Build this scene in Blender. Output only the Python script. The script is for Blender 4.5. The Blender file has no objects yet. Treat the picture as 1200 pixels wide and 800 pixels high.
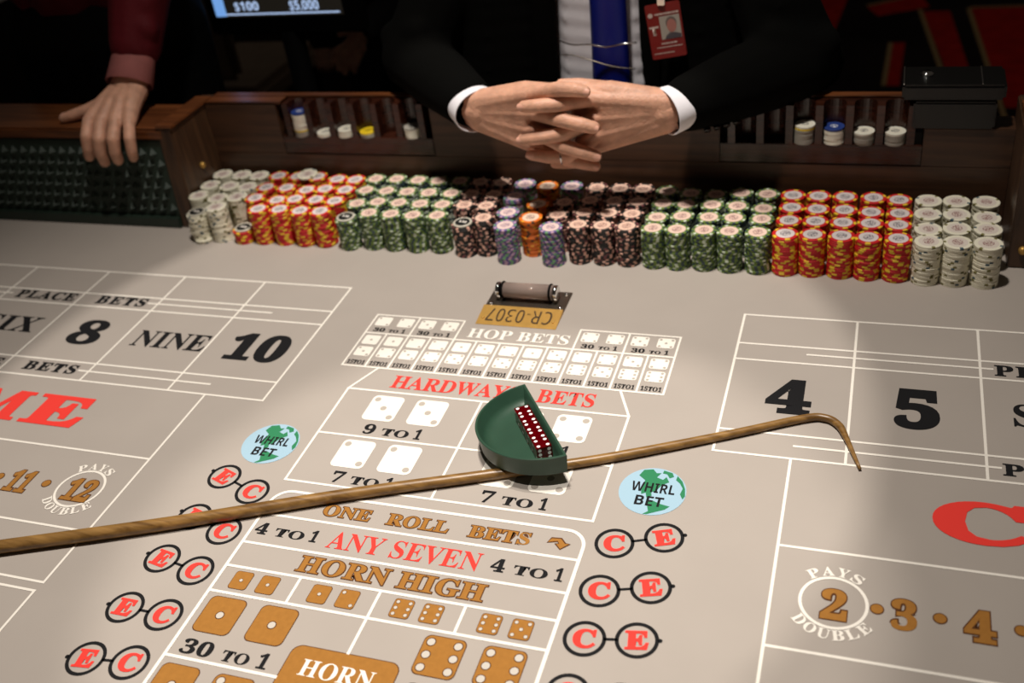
import bpy, bmesh, math, random
from math import pi, sin, cos, radians, sqrt, atan2
from mathutils import Matrix, Vector
random.seed(7)
sc = bpy.context.scene
C = sc.collection

# ------------------------------------------------------------------ camera
cd = bpy.data.cameras.new('camera')
cam = bpy.data.objects.new('camera', cd)
C.objects.link(cam)
cam.matrix_world = Matrix(((0.94421934, -0.07668524, 0.32026429, 0.487635),
                           (0.30394073, 0.57728615, -0.75786591, 0.0),
                           (-0.12676701, 0.81293301, 0.56839251, 0.87),
                           (0, 0, 0, 1)))
cd.sensor_fit = 'HORIZONTAL'
cd.sensor_width = 36.0
cd.lens = 36.14
cd.clip_start = 0.02
cd.dof.use_dof = True
cd.dof.focus_distance = 1.27
cd.dof.aperture_fstop = 3.5
sc.camera = cam

# ------------------------------------------------------------------ world, lights, exposure
w = bpy.data.worlds.new('world')
sc.world = w
w.use_nodes = True
w.node_tree.nodes['Background'].inputs[0].default_value = (1.0, 0.82, 0.66, 1)
w.node_tree.nodes['Background'].inputs[1].default_value = 0.024


def lamp(name, kind, loc, target, energy, col, **kw):
    l = bpy.data.lights.new(name, kind)
    l.energy = energy
    l.color = col
    for k, v in kw.items():
        setattr(l, k, v)
    o = bpy.data.objects.new(name, l)
    C.objects.link(o)
    o.location = loc
    d = Vector(target) - Vector(loc)
    o.rotation_euler = d.to_track_quat('-Z', 'Y').to_euler()
    return o


WARM = (1.0, 0.915, 0.83)
# ceiling downlights over the pit (out of frame, above the table)
lamp('ceiling_spot_table', 'SPOT', (0.12, 0.55, 2.3), (0.09, 0.73, 0), 100, WARM, spot_size=2 * math.atan(0.49 / 2.3), spot_blend=0.35, shadow_soft_size=0.015)
lamp('ceiling_spot_bank', 'SPOT', (0.02, 1.30, 2.4), (-0.13, 1.02, 0), 108, WARM, spot_size=2 * math.atan(0.66 / 2.42), spot_blend=0.03, shadow_soft_size=0.025)
lamp('ceiling_spot_wide', 'SPOT', (0.05, 1.08, 2.5), (-0.05, 0.92, 0), 188, WARM, spot_size=1.16, spot_blend=0.95, shadow_soft_size=0.07)
lamp('ceiling_spot_aisle', 'SPOT', (1.3, 4.0, 2.6), (1.0, 4.3, -0.72), 38, WARM, spot_size=1.6, spot_blend=0.8, shadow_soft_size=0.1)

sc.view_settings.view_transform = 'Standard'
sc.view_settings.look = 'None'
sc.view_settings.gamma = 1
sc.view_settings.use_curve_mapping = False
sc.view_settings.exposure = 0.0

# ------------------------------------------------------------------ materials


def srgb(r, g, b):
    f = lambda c: (c / 255) / 12.92 if c / 255 < 0.04045 else ((c / 255 + 0.055) / 1.055) ** 2.4
    return (f(r), f(g), f(b), 1)


MATS = {}


def mat(name, col, rough=0.6, metal=0.0, noise=None, bump=None, spec=0.5, **kw):
    """procedural principled material; noise=(scale, amount) mottles the colour, bump=(scale, strength)"""
    if name in MATS:
        return MATS[name]
    m = bpy.data.materials.new(name)
    m.use_nodes = True
    nt = m.node_tree
    b = nt.nodes['Principled BSDF']
    b.inputs['Base Color'].default_value = col
    b.inputs['Roughness'].default_value = rough
    b.inputs['Metallic'].default_value = metal
    b.inputs['Specular IOR Level'].default_value = spec
    for k, v in kw.items():
        b.inputs[k.replace('_', ' ')].default_value = v
    tc = nt.nodes.new('ShaderNodeTexCoord')
    if noise:
        n = nt.nodes.new('ShaderNodeTexNoise')
        n.inputs['Scale'].default_value = noise[0]
        n.inputs['Detail'].default_value = 5
        nt.links.new(tc.outputs['Object'], n.inputs['Vector'])
        r = nt.nodes.new('ShaderNodeValToRGB')
        a = noise[1]
        r.color_ramp.elements[0].position = 0.3
        r.color_ramp.elements[1].position = 0.7
        r.color_ramp.elements[0].color = tuple(c * (1 - a) for c in col[:3]) + (1,)
        r.color_ramp.elements[1].color = tuple(min(1, c * (1 + a)) for c in col[:3]) + (1,)
        nt.links.new(n.outputs['Fac'], r.inputs['Fac'])
        nt.links.new(r.outputs['Color'], b.inputs['Base Color'])
    if bump:
        n2 = nt.nodes.new('ShaderNodeTexNoise')
        n2.inputs['Scale'].default_value = bump[0]
        n2.inputs['Detail'].default_value = 3
        nt.links.new(tc.outputs['Object'], n2.inputs['Vector'])
        bp = nt.nodes.new('ShaderNodeBump')
        bp.inputs['Strength'].default_value = bump[1]
        bp.inputs['Distance'].default_value = 0.002
        nt.links.new(n2.outputs['Fac'], bp.inputs['Height'])
        nt.links.new(bp.outputs['Normal'], b.inputs['Normal'])
    MATS[name] = m
    return m


def wood(name, dark, light, rough=0.35, axis=0, scale=14):
    m = bpy.data.materials.new(name)
    m.use_nodes = True
    nt = m.node_tree
    b = nt.nodes['Principled BSDF']
    b.inputs['Roughness'].default_value = rough
    tc = nt.nodes.new('ShaderNodeTexCoord')
    mp = nt.nodes.new('ShaderNodeMapping')
    s = [scale * 6] * 3
    s[axis] = scale * 0.35
    mp.inputs['Scale'].default_value = s
    nt.links.new(tc.outputs['Object'], mp.inputs['Vector'])
    n = nt.nodes.new('ShaderNodeTexNoise')
    n.inputs['Scale'].default_value = 1.0
    n.inputs['Detail'].default_value = 6
    n.inputs['Distortion'].default_value = 0.6
    nt.links.new(mp.outputs['Vector'], n.inputs['Vector'])
    r = nt.nodes.new('ShaderNodeValToRGB')
    r.color_ramp.elements[0].position = 0.32
    r.color_ramp.elements[1].position = 0.7
    r.color_ramp.elements[0].color = dark
    r.color_ramp.elements[1].color = light
    nt.links.new(n.outputs['Fac'], r.inputs['Fac'])
    nt.links.new(r.outputs['Color'], b.inputs['Base Color'])
    MATS[name] = m
    return m


M = {}
M['felt'] = mat('felt_cloth', srgb(170, 162, 154), 0.95, noise=(9, 0.025), bump=(900, 0.12), spec=0.1)
M['white'] = mat('print_white', srgb(241, 236, 226), 0.9, spec=0.1)
M['black'] = mat('print_black', srgb(24, 24, 26), 0.85, spec=0.2)
M['red'] = mat('print_red', srgb(236, 66, 58), 0.9, spec=0.1)
M['gold'] = mat('print_gold', srgb(160, 111, 52), 0.9, noise=(160, 0.06), spec=0.1)
M['brown'] = mat('print_brown', srgb(92, 58, 34), 0.9, spec=0.1)
M['feltdot'] = mat('print_dot', srgb(178, 170, 160), 0.95, spec=0.1)
M['palespot'] = mat('print_pale_spot', srgb(196, 190, 180), 0.95, spec=0.1)
M['sky'] = mat('print_pale_blue', srgb(158, 190, 208), 0.9, spec=0.1)
M['land'] = mat('print_green', srgb(52, 128, 88), 0.9, spec=0.1)
M['wood'] = wood('walnut', srgb(50, 32, 21), srgb(82, 54, 35), 0.42)
M['woodlip'] = wood('walnut_lip', srgb(78, 42, 22), srgb(128, 76, 42), 0.3)
M['wooddark'] = wood('walnut_rack', srgb(34, 16, 10), srgb(66, 32, 20), 0.22)
M['woodside'] = wood('walnut_side', srgb(52, 35, 23), srgb(90, 63, 42), 0.42, axis=2)
M['rubber'] = mat('green_rubber', srgb(34, 50, 40), 0.55, noise=(30, 0.15))
M['brass'] = mat('brass', srgb(206, 162, 84), 0.45, 0.6, noise=(60, 0.08))
M['steel'] = mat('dull_steel', srgb(150, 140, 128), 0.35, 1.0, noise=(80, 0.1))
M['chrome'] = mat('chrome', srgb(225, 225, 225), 0.12, 1.0)
M['engrave'] = mat('engraved_dark', srgb(60, 42, 16), 0.7)
M['blackgloss'] = mat('black_lacquer', srgb(8, 8, 8), 0.32)
M['suit'] = mat('black_suit_wool', srgb(7, 7, 6), 0.95, bump=(260, 0.15), spec=0.06)
M['cotton'] = mat('white_cotton', srgb(236, 234, 240), 0.8, noise=(40, 0.03), bump=(120, 0.1))
M['tie'] = mat('blue_silk', srgb(18, 32, 132), 0.38, noise=(200, 0.05))
M['skin'] = mat('skin', srgb(208, 158, 132), 0.5, noise=(55, 0.16), bump=(260, 0.45), spec=0.4,
                Subsurface_Weight=0.12, Subsurface_Radius=(0.008, 0.003, 0.0015))
M['nail'] = mat('finger_nail', srgb(222, 168, 146), 0.3)
M['maroon'] = mat('maroon_shirt', srgb(84, 14, 22), 0.75, noise=(12, 0.15), bump=(90, 0.3), spec=0.2)
M['cuffm'] = mat('shirt_cuff', srgb(150, 88, 84), 0.8, noise=(40, 0.1))
M['trousers'] = mat('black_cotton', srgb(12, 12, 12), 0.9, spec=0.1)
M['hair'] = mat('grey_hair', srgb(110, 100, 92), 0.7, noise=(60, 0.3))
M['eye'] = mat('eye_white', srgb(225, 220, 215), 0.3)
M['carpet'] = mat('carpet_dark', srgb(20, 14, 14), 0.95, noise=(3, 0.5), bump=(300, 0.3), spec=0.05)
M['carpetred'] = mat('carpet_red', srgb(120, 18, 14), 0.95, noise=(14, 0.2), spec=0.05)
M['carpetline'] = mat('carpet_olive', srgb(110, 90, 60), 0.95, noise=(60, 0.2), spec=0.05)
M['wallm'] = mat('dark_wall', srgb(30, 22, 20), 0.9, noise=(4, 0.2))
M['rattan'] = wood('rattan', srgb(100, 70, 32), srgb(160, 122, 68), 0.35, axis=0, scale=18)
M['dish'] = mat('green_dish', srgb(40, 70, 54), 0.42, noise=(30, 0.08))
M['pip'] = mat('pip_white', srgb(250, 250, 248), 0.5)
M['die'] = mat('red_acetate', srgb(150, 4, 20), 0.05, Transmission_Weight=0.75, IOR=1.47)
M['vial'] = mat('smoked_glass', srgb(190, 170, 160), 0.08, Transmission_Weight=0.5, IOR=1.3)
M['plastic'] = mat('dark_plastic', srgb(7, 7, 7), 0.8, spec=0.08)
M['chairm'] = mat('chair_vinyl', srgb(150, 130, 110), 0.6, noise=(20, 0.1))


def emis(name, col, s):
    m = bpy.data.materials.new(name)
    m.use_nodes = True
    b = m.node_tree.nodes['Principled BSDF']
    b.inputs['Base Color'].default_value = (0, 0, 0, 1)
    b.inputs['Emission Color'].default_value = col
    b.inputs['Emission Strength'].default_value = s
    return m


M['glowblue'] = emis('screen_blue', srgb(120, 170, 235), 0.9)
M['glowdark'] = emis('screen_dark', srgb(40, 36, 30), 0.5)
M['glowtext'] = emis('screen_text', srgb(190, 215, 255), 0.9)

# ------------------------------------------------------------------ mesh helpers
WM = {}


def put(o, parent=None):
    C.objects.link(o)
    if parent is not None:
        o.parent = parent
        o.matrix_parent_inverse = WM[parent.name].inverted()
    WM[o.name] = Matrix.Translation(o.location) @ o.rotation_euler.to_matrix().to_4x4() if parent is None else (
        Matrix.Translation(o.location) @ o.rotation_euler.to_matrix().to_4x4())
    return o


def empty(name, loc=(0, 0, 0)):
    o = bpy.data.objects.new(name, None)
    o.empty_display_size = 0.02
    o.location = loc
    return put(o)


def tag(o, label, cat, group=None, kind=None):
    if label:
        o['label'] = label
    if cat:
        o['category'] = cat
    if group:
        o['group'] = group
    if kind:
        o['kind'] = kind
    return o


def meshdata(name, verts, faces, mats, idx=None, smooth=False):
    me = bpy.data.meshes.new(name)
    me.from_pydata([tuple(v) for v in verts], [], faces)
    for m in (mats if isinstance(mats, (list, tuple)) else [mats]):
        me.materials.append(m)
    if idx:
        me.polygons.foreach_set('material_index', idx)
    if smooth:
        me.polygons.foreach_set('use_smooth', [True] * len(me.polygons))
    me.update()
    return me


def mesh(name, verts, faces, mats, parent=None, idx=None, smooth=False):
    return put(bpy.data.objects.new(name, meshdata(name, verts, faces, mats, idx, smooth)), parent)


def from_bm(name, bm, mats, parent=None, smooth=False):
    me = bpy.data.meshes.new(name)
    bm.to_mesh(me)
    bm.free()
    for m in (mats if isinstance(mats, (list, tuple)) else [mats]):
        me.materials.append(m)
    if smooth:
        me.polygons.foreach_set('use_smooth', [True] * len(me.polygons))
    return put(bpy.data.objects.new(name, me), parent)


def box(name, x0, x1, y0, y1, z0, z1, m, parent=None, bev=0.0015, lean=0.0, z_ref=0.0):
    """box whose y shifts by lean*(z-z_ref) (leaning walls)"""
    bm = bmesh.new()
    bmesh.ops.create_cube(bm, size=1)
    for v in bm.verts:
        z = z0 if v.co.z < 0 else z1
        v.co = Vector((x0 if v.co.x < 0 else x1, (y0 if v.co.y < 0 else y1) + lean * (z - z_ref), z))
    if bev:
        bmesh.ops.bevel(bm, geom=bm.edges[:], offset=bev, segments=2, affect='EDGES', clamp_overlap=True)
    return from_bm(name, bm, m, parent)


def prism(name, pts, z0, z1, m, parent=None, lean=0.0, bev=0.0):
    """plan polygon (counter-clockwise) extruded in z"""
    n = len(pts)
    v = [(x, y + lean * z0, z0) for x, y in pts] + [(x, y + lean * z1, z1) for x, y in pts]
    f = [list(range(n))[::-1], list(range(n, 2 * n))] + [[i, (i + 1) % n, n + (i + 1) % n, n + i] for i in range(n)]
    return mesh(name, v, f, m, parent)


def tube(bm, pts, radii, seg=14, caps=True):
    rings = []
    n = len(pts)
    pts = [Vector(p) for p in pts]
    up = Vector((0, 0, 1))
    for i, p in enumerate(pts):
        t = (pts[min(i + 1, n - 1)] - pts[max(i - 1, 0)]).normalized()
        if i == 0:
            a = t.cross(up if abs(t.z) < 0.9 else Vector((1, 0, 0))).normalized()
        else:
            a = (a - t * a.dot(t)).normalized()
        b = t.cross(a)
        r = radii[i] if isinstance(radii, (list, tuple)) else radii
        rings.append([bm.verts.new(p + (a * cos(2 * pi * k / seg) + b * sin(2 * pi * k / seg)) * r) for k in range(seg)])
    for i in range(n - 1):
        for k in range(seg):
            bm.faces.new((rings[i][k], rings[i][(k + 1) % seg], rings[i + 1][(k + 1) % seg], rings[i + 1][k]))
    if caps:
        bm.faces.new(rings[0][::-1])
        bm.faces.new(rings[-1])
    bmesh.ops.recalc_face_normals(bm, faces=bm.faces[:])


def tube_obj(name, pts, radii, m, parent=None, seg=14, caps=True):
    bm = bmesh.new()
    tube(bm, pts, radii, seg, caps)
    return from_bm(name, bm, m, parent, smooth=True)


def smooth_path(pts, n=8):
    """Catmull-Rom through points"""
    P = [Vector(p) for p in pts]
    P = [2 * P[0] - P[1]] + P + [2 * P[-1] - P[-2]]
    out = []
    for i in range(1, len(P) - 2):
        for k in range(n):
            t = k / n
            out.append(0.5 * ((2 * P[i]) + (P[i + 1] - P[i - 1]) * t + (2 * P[i - 1] - 5 * P[i] + 4 * P[i + 1] - P[i + 2]) * t * t
                              + (3 * P[i] - P[i - 1] - 3 * P[i + 1] + P[i + 2]) * t ** 3))
    out.append(P[-2])
    return out


# ------------------------------------------------------------------ the setting: floor, far wall
floor = tag(box('floor', -5, 6, -3, 9.0, -0.78, -0.72, M['carpet'], bev=0), None, None, kind='structure')
wall_back = tag(box('wall_back', -5, 6, 9.0, 9.1, -0.72, 2.8, M['wallm'], bev=0), None, None, kind='structure')


def floorpoly(pts, m, h):
    prism('carpet_motif', pts, -0.7198, -0.7198 + h, m, floor)


# angular red motifs woven in the carpet, with olive outlines
for pts in ([(0.02, 3.4), (0.2, 3.4), (0.36, 5.6), (0.12, 5.6)],
            [(0.50, 3.9), (0.55, 3.9), (0.565, 4.35), (0.515, 4.35)],
            [(0.72, 4.0), (0.80, 4.0), (0.74, 4.72), (0.63, 4.72)],
            [(0.90, 3.7), (1.8, 3.7), (1.8, 4.75), (0.82, 4.75)],
            [(0.45, 4.68), (0.66, 4.78), (0.62, 4.95), (0.40, 4.80)],
            [(0.45, 5.1), (1.9, 5.05), (1.9, 5.7), (0.5, 5.7)],
            ):
    floorpoly(pts, M['carpetred'], 0.0012)
for a, b in (((0.045, 3.4), (0.145, 5.6)), ((0.495, 3.9), (0.51, 4.35)), ((0.715, 3.9), (0.62, 4.75)), ((0.895, 3.6), (0.815, 4.75)),
             ((0.82, 4.76), (1.8, 4.78)), ((0.4, 4.82), (0.66, 4.98))):
    d = (Vector(b) - Vector(a)).normalized()
    n = Vector((-d.y, d.x)) * 0.009
    a, b = Vector(a), Vector(b)
    floorpoly([tuple(a - n), tuple(b - n), tuple(b + n), tuple(a + n)][::-1] if False else [tuple(a - n), tuple(b - n), tuple(b + n), tuple(a + n)], M['carpetline'], 0.0016)

# ------------------------------------------------------------------ the table
table = tag(empty('craps_table', (0, 1.0, -0.72)), 'long craps table with printed grey felt, green rubber wall and walnut rails', 'table')
felt = box('felt_layout', -2.0, 2.0, 0.12, 1.72, -0.04, 0.0, M['felt'], table, bev=0)
box('table_base', -1.7, 1.7, 0.3, 1.40, -0.72, -0.04, M['wood'], table, bev=0.004)

LEAN = 0.09
# left rubber wall with pyramid studs
XL = -0.766
box('wall_cushion', -2.0, XL, 1.4445, 1.49, 0.0, 0.172, M['rubber'], table, bev=0.002, lean=LEAN)
cush = bpy.data.objects['wall_cushion']
bmv, bmf = [], []
P_ = 0.0235
for j in range(6):
    for i in range(52):
        x = XL - 0.014 - i * P_ - (P_ / 2 if j % 2 else 0)
        z = 0.036 + j * 0.0222
        y = 1.4445 + LEAN * z
        s = P_ * 0.47
        k = len(bmv)
        bmv += [(x - s, y + 0.001, z), (x, y - LEAN * s, z - s), (x + s, y + 0.001, z), (x, y + LEAN * s, z + s), (x, y - 0.0095, z)]
        bmf += [[k, k + 1, k + 4], [k + 1, k + 2, k + 4], [k + 2, k + 3, k + 4], [k + 3, k, k + 4]]
tag(mesh('pyramid_studs', bmv, bmf, M['rubber'], cush), None, None, kind='stuff')
box('cushion_foot', -2.0, XL, 1.436, 1.4449, 0.0, 0.022, M['rubber'], cush, bev=0.002)
# rail on top of the rubber wall
box('rail', -2.0, XL + 0.012, 1.456, 1.575, 0.174, 0.196, M['woodlip'], table, bev=0.004)
# the two side panels of the recess for the chip bank
XI = -0.734
sp = box('side_panel', XL, XI, 1.4405, 1.60, 0.0, 0.197, M['woodside'], table, bev=0.002, lean=LEAN)
box('panel_cap', XL - 0.001, XI + 0.004, 1.456, 1.60, 0.197, 0.202, M['woodlip'], sp, bev=0.0015)
bm = bmesh.new()
tube(bm, [(XI - 0.002, 1.512, 0.098), (XI + 0.004, 1.512, 0.098), (XI + 0.007, 1.512, 0.098)], [0.006, 0.006, 0.003], 12)
from_bm('brass_stud', bm, M['brass'], sp, True)
XR = 0.683
sp2 = box('side_panel', XR, XR + 0.034, 1.4405, 1.60, 0.0, 0.197, M['woodside'], table, bev=0.002, lean=LEAN)
bm = bmesh.new()
tube(bm, [(XR + 0.018, 1.446, 0.03), (XR + 0.018, 1.438, 0.03), (XR + 0.018, 1.436, 0.03)], [0.006, 0.006, 0.003], 12)
from_bm('brass_stud', bm, M['brass'], sp2, True)
box('wall_cushion', XR + 0.034, 2.0, 1.4445, 1.49, 0.0, 0.172, M['rubber'], table, bev=0.002, lean=LEAN)
box('rail', XR + 0.001, 2.0, 1.456, 1.575, 0.198, 0.212, M['woodlip'], table, bev=0.004)

# back panel of the recess, with two racks of round chip channels
YB = 1.566
LB = 0.045
ZS, ZT = 0.132, 0.196
box('back_panel', XI, XR, YB, 1.616, 0.0, 0.098, M['wood'], table, bev=0.001, lean=LB)
PIT = 0.0455
RL0 = -0.560
RR0 = 0.263


def rack(x0, n):
    """chip rack: walnut block with n half-round channels open to the front"""
    r = tag(empty('chip_rack', (x0, YB, ZS)), None, None)
    bpy.data.objects.remove(r)
    e = 0.006
    pts = [(x0 - e, YB)]
    for i in range(n):
        cx = x0 + PIT * (i + 0.5)
        R = 0.0170
        pts.append((cx - R, YB))
        for k in range(0, 13):
            a = pi - pi * k / 12
            pts.append((cx + R * cos(a), YB + 0.012 + R * sin(a)))
        pts.append((cx + R, YB))
    x1 = x0 + PIT * n + e
    pts += [(x1, YB), (x1, 1.616), (x0 - e, 1.616)]
    o = prism('chip_rack', pts, ZS, ZT, M['wooddark'], table, lean=LB)
    box('rack_foot', x0 - e - 0.012, x1 + 0.012, YB - 0.0012, 1.616, 0.1, ZS, M['wooddark'], o, bev=0.001, lean=LB)
    return o, x1


rk1, x1a = rack(RL0, 6)
rk2, x1b = rack(RR0, 6)
zb = 0.098
box('back_panel', XI, RL0 - 0.019, YB, 1.616, zb, ZT, M['wood'], table, bev=0.001, lean=LB)
box('back_panel', x1a + 0.013, RR0 - 0.019, YB, 1.616, zb, ZT, M['wood'], table, bev=0.001, lean=LB)
box('back_panel', x1b + 0.013, XR, YB, 1.616, zb, 0.16, M['wood'], table, bev=0.001, lean=LB)
box('rail_lip', XI, x1b + 0.006, 1.605, 1.625, ZT - 0.001, ZT + 0.003, M['woodlip'], table, bev=0.002)
box('rail_lip', XI, RL0 - 0.007, YB + 0.008, 1.606, ZT - 0.001, ZT + 0.003, M['woodlip'], table, bev=0.002)
box('rail_lip', x1a + 0.001, RR0 - 0.007, YB + 0.008, 1.606, ZT - 0.001, ZT + 0.003, M['woodlip'], table, bev=0.002)

# ------------------------------------------------------------------ print on the felt
LAY = [0]


def flat(name, polys, m, parent=felt, z=0.0004, step=0.0):
    v, f = [], []
    for i, p in enumerate(polys):
        k = len(v)
        v += [(x, y, z + step * i) for x, y in p]
        f.append(list(range(k, k + len(p))))
    return mesh(name, v, f, m, parent)


def seg_poly(a, b, wd=0.0034):
    a, b = Vector(a), Vector(b)
    d = (b - a).normalized() * (wd / 2)
    n = Vector((-d.y, d.x))
    a, b = a - d, b + d
    return [tuple(a - n), tuple(b - n), tuple(b + n), tuple(a + n)]


def lines(name, segs, wd=0.0034, m=None, z=0.0004):
    return flat(name, [seg_poly(a, b, wd) for a, b in segs], m or M['white'], z=z, step=4e-6)


def polyline_strip(pts, wd, closed=False):
    out = []
    n = len(pts)
    L, R = [], []
    for i in range(n):
        p = Vector(pts[i])
        q = Vector(pts[(i + 1) % n] if closed or i < n - 1 else pts[i])
        o = Vector(pts[i - 1] if closed or i > 0 else pts[i])
        d = (q - o).normalized()
        nn = Vector((-d.y, d.x)) * wd / 2
        L.append(p + nn)
        R.append(p - nn)
    for i in range(n if closed else n - 1):
        j = (i + 1) % n
        out.append([tuple(R[i]), tuple(R[j]), tuple(L[j]), tuple(L[i])])
    return out


def rrect(x0, x1, y0, y1, r, seg=5):
    out = []
    for cx, cy, a0 in ((x1 - r, y0 + r, -pi / 2), (x1 - r, y1 - r, 0), (x0 + r, y1 - r, pi / 2), (x0 + r, y0 + r, pi)):
        for k in range(seg + 1):
            a = a0 + pi / 2 * k / seg
            out.append((cx + r * cos(a), cy + r * sin(a)))
    return out


def circ(cx, cy, r, seg=28, rx=None):
    return [(cx + (rx or r) * cos(2 * pi * k / seg), cy + r * sin(2 * pi * k / seg)) for k in range(seg)]


def conv(s, style):
    up, dg = {'bold': (0x1D400, 0x1D7CE), 'sans': (0x1D5D4, 0x1D7EC)}[style]
    return ''.join(chr(up + ord(c) - 65) if 'A' <= c <= 'Z' else chr(dg + ord(c) - 48) if '0' <= c <= '9' else c for c in s)


def text_mesh(s, style='bold', fat=0.0, spacing=1.0, extr=0.0):
    cu = bpy.data.curves.new('t', 'FONT')
    cu.body = conv(s, style)
    cu.offset = fat
    cu.resolution_u = 3
    cu.space_character = spacing
    cu.extrude = extr
    cu.fill_mode = 'FRONT' if not extr else 'BOTH'
    o = bpy.data.objects.new('t', cu)
    C.objects.link(o)
    bpy.context.view_layer.update()
    me = bpy.data.meshes.new_from_object(o.evaluated_get(bpy.context.evaluated_depsgraph_get()))
    bpy.data.objects.remove(o)
    bpy.data.curves.remove(cu)
    return me


def text(name, s, x0, x1, y0, y1, m, style='bold', fat=0.0, spacing=1.0, z=0.0006, parent=felt, rot=0.0, outline=None, matrix=None):
    """lettering fitted to the rectangle x0..x1, y0..y1 lying on the felt"""
    me = text_mesh(s, style, fat, spacing)
    co = [v.co.copy() for v in me.vertices]
    ax, bx = min(c.x for c in co), max(c.x for c in co)
    ay, by = min(c.y for c in co), max(c.y for c in co)
    cx, cy = (x0 + x1) / 2, (y0 + y1) / 2
    for v in me.vertices:
        px = (v.co.x - ax) / (bx - ax) * (x1 - x0) - (x1 - x0) / 2
        py = (v.co.y - ay) / (by - ay) * (y1 - y0) - (y1 - y0) / 2
        if matrix is not None:
            v.co = matrix @ Vector((px, py, 0))
        else:
            v.co = Vector((cx + px * cos(rot) - py * sin(rot), cy + px * sin(rot) + py * cos(rot), z))
    # letters that touch lie a hair apart in height
    par = list(range(len(me.vertices)))

    def find(a):
        while par[a] != a:
            par[a] = par[par[a]]
            a = par[a]
        return a
    for ed in me.edges:
        par[find(ed.vertices[0])] = find(ed.vertices[1])
    isl = {}
    if matrix is None:
        for v in me.vertices:
            v.co.z += 4e-6 * (isl.setdefault(find(v.index), len(isl)) % 12)
    me.materials.clear()
    me.materials.append(m)
    me.name = name
    o = put(bpy.data.objects.new(name, me), parent)
    if outline:
        text(name + '_outline', s, x0 - outline, x1 + outline, y0 - outline, y1 + outline, M['brown'], style, fat + 0.035, spacing, z - 0.0001, parent, rot)
    return o


def odds(a, xl, xr, yb, yt, m=None):
    """'9 TO 1' with small-cap TO"""
    m = m or M['black']
    wd = xr - xl
    fa = 0.24 if len(a) == 1 else 0.40
    text('odds_lettering', a, xl, xl + wd * (fa - 0.04), yb, yt, m, fat=0.012)
    h = yt - yb
    text('odds_lettering', 'TO', xl + wd * (fa + 0.08), xl + wd * 0.79, yb, yb + h * 0.72, m, fat=0.008)
    text('odds_lettering', '1', xl + wd * 0.88, xr, yb, yt, m, fat=0.012)


PIPS = {1: [(0, 0)], 2: [(-1, 1), (1, -1)], 3: [(-1, 1), (0, 0), (1, -1)], 4: [(-1, 1), (1, 1), (-1, -1), (1, -1)],
        5: [(-1, 1), (1, 1), (-1, -1), (1, -1), (0, 0)], 6: [(-1, 1), (1, 1), (-1, 0), (1, 0), (-1, -1), (1, -1)]}


def spots(cx, cy, wd, h, n, pr, sq, name, m, z):
    cs = [circ(cx + a * wd * 0.5 * sq, cy + b * h * 0.5 * sq, pr, 18) for a, b in PIPS[n]]
    if wd > 0.04:
        for c in cs:
            flat(name, [c], m, felt, z)
    else:
        tag(flat(name + 's', cs, m, felt, z), None, None, kind='stuff')


def die_print(x0, x1, y0, y1, n, gold=False, pr=None, sq=0.68):
    wd, h = x1 - x0, y1 - y0
    rr = min(wd, h) * 0.16
    cx, cy = (x0 + x1) / 2, (y0 + y1) / 2
    pr = pr or wd * 0.085
    if gold:
        o = flat('printed_die', [rrect(x0, x1, y0, y1, rr)], M['brown'], z=0.0004)
        e = max(0.0006, wd * 0.018)
        flat('die_face', [rrect(x0 + e, x1 - e, y0 + e, y1 - e, rr)], M['gold'], felt, 0.0005)
        spots(cx, cy, wd, h, n, pr * 1.25, sq, 'die_spot_ring', M['brown'], 0.0006)
        spots(cx, cy, wd, h, n, pr, sq, 'die_spot', M['palespot'], 0.0007)
    else:
        o = flat('printed_die', [rrect(x0, x1, y0, y1, rr)], M['white'], z=0.0004)
        spots(cx, cy, wd, h, n, pr, sq, 'die_spot', M['feltdot'], 0.0006)
    return o


# place-bet grids, left and right
for s, cols in ((-1, [-0.3232, -0.4885, -0.6512, -0.8154, -0.98, -1.144, -1.308]), (1, [0.3241, 0.4815, 0.6378, 0.794, 0.950, 1.107, 1.263])):
    far = cols[-1]
    segs = [((cols[0], y), (far, y)) for y in (1.272, 1.2006, 1.163, 1.012, 0.9688)]
    segs += [((x, 1.272), (x, 0.9688)) for x in cols]
    a, b = (-0.428, -0.6697) if s < 0 else (0.4203, 0.652)
    segs += [((a, 1.1842), (b, 1.1842)), ((a, 0.9922), (b, 0.9922))]
    c_, d_ = (-0.966, -1.2) if s < 0 else (0.945, 1.2)
    segs += [((c_, 1.1842), (d_, 1.1842)), ((c_, 0.9922), (d_, 0.9922))]
    lines('grid_lines', segs)
    # come / field boxes below
    xe = -0.4212 if s < 0 else 0.4182
    yb = 0.6007
    lines('grid_lines', [((xe, 0.9688), (xe, yb)), ((xe, 0.8247), (s * 1.4, 0.8247)), ((xe, 0.686), (s * 1.4, 0.686)), ((xe, yb), (s * 1.4, yb)),
                         ((s * 0.4238, 0.587), (s * 1.4, 0.587)), ((s * 0.4238, 0.587), (s * 0.4246, 0.35))])
for y0, y1 in ((1.172, 1.197), (0.9815, 1.004)):
    text('place_bets_lettering', 'PLACE', -0.953, -0.8235, y0, y1, M['black'], fat=0.02, spacing=1.15)
    text('place_bets_lettering', 'BETS', -0.777, -0.6745, y0, y1, M['black'], fat=0.02, spacing=1.15)
    text('place_bets_lettering', 'PLACE', 0.6545, 0.784, y0 - 0.002, y1 - 0.003, M['black'], fat=0.02, spacing=1.15)
    text('place_bets_lettering', 'BETS', 0.83, 0.932, y0 - 0.002, y1 - 0.003, M['black'], fat=0.02, spacing=1.15)
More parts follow.
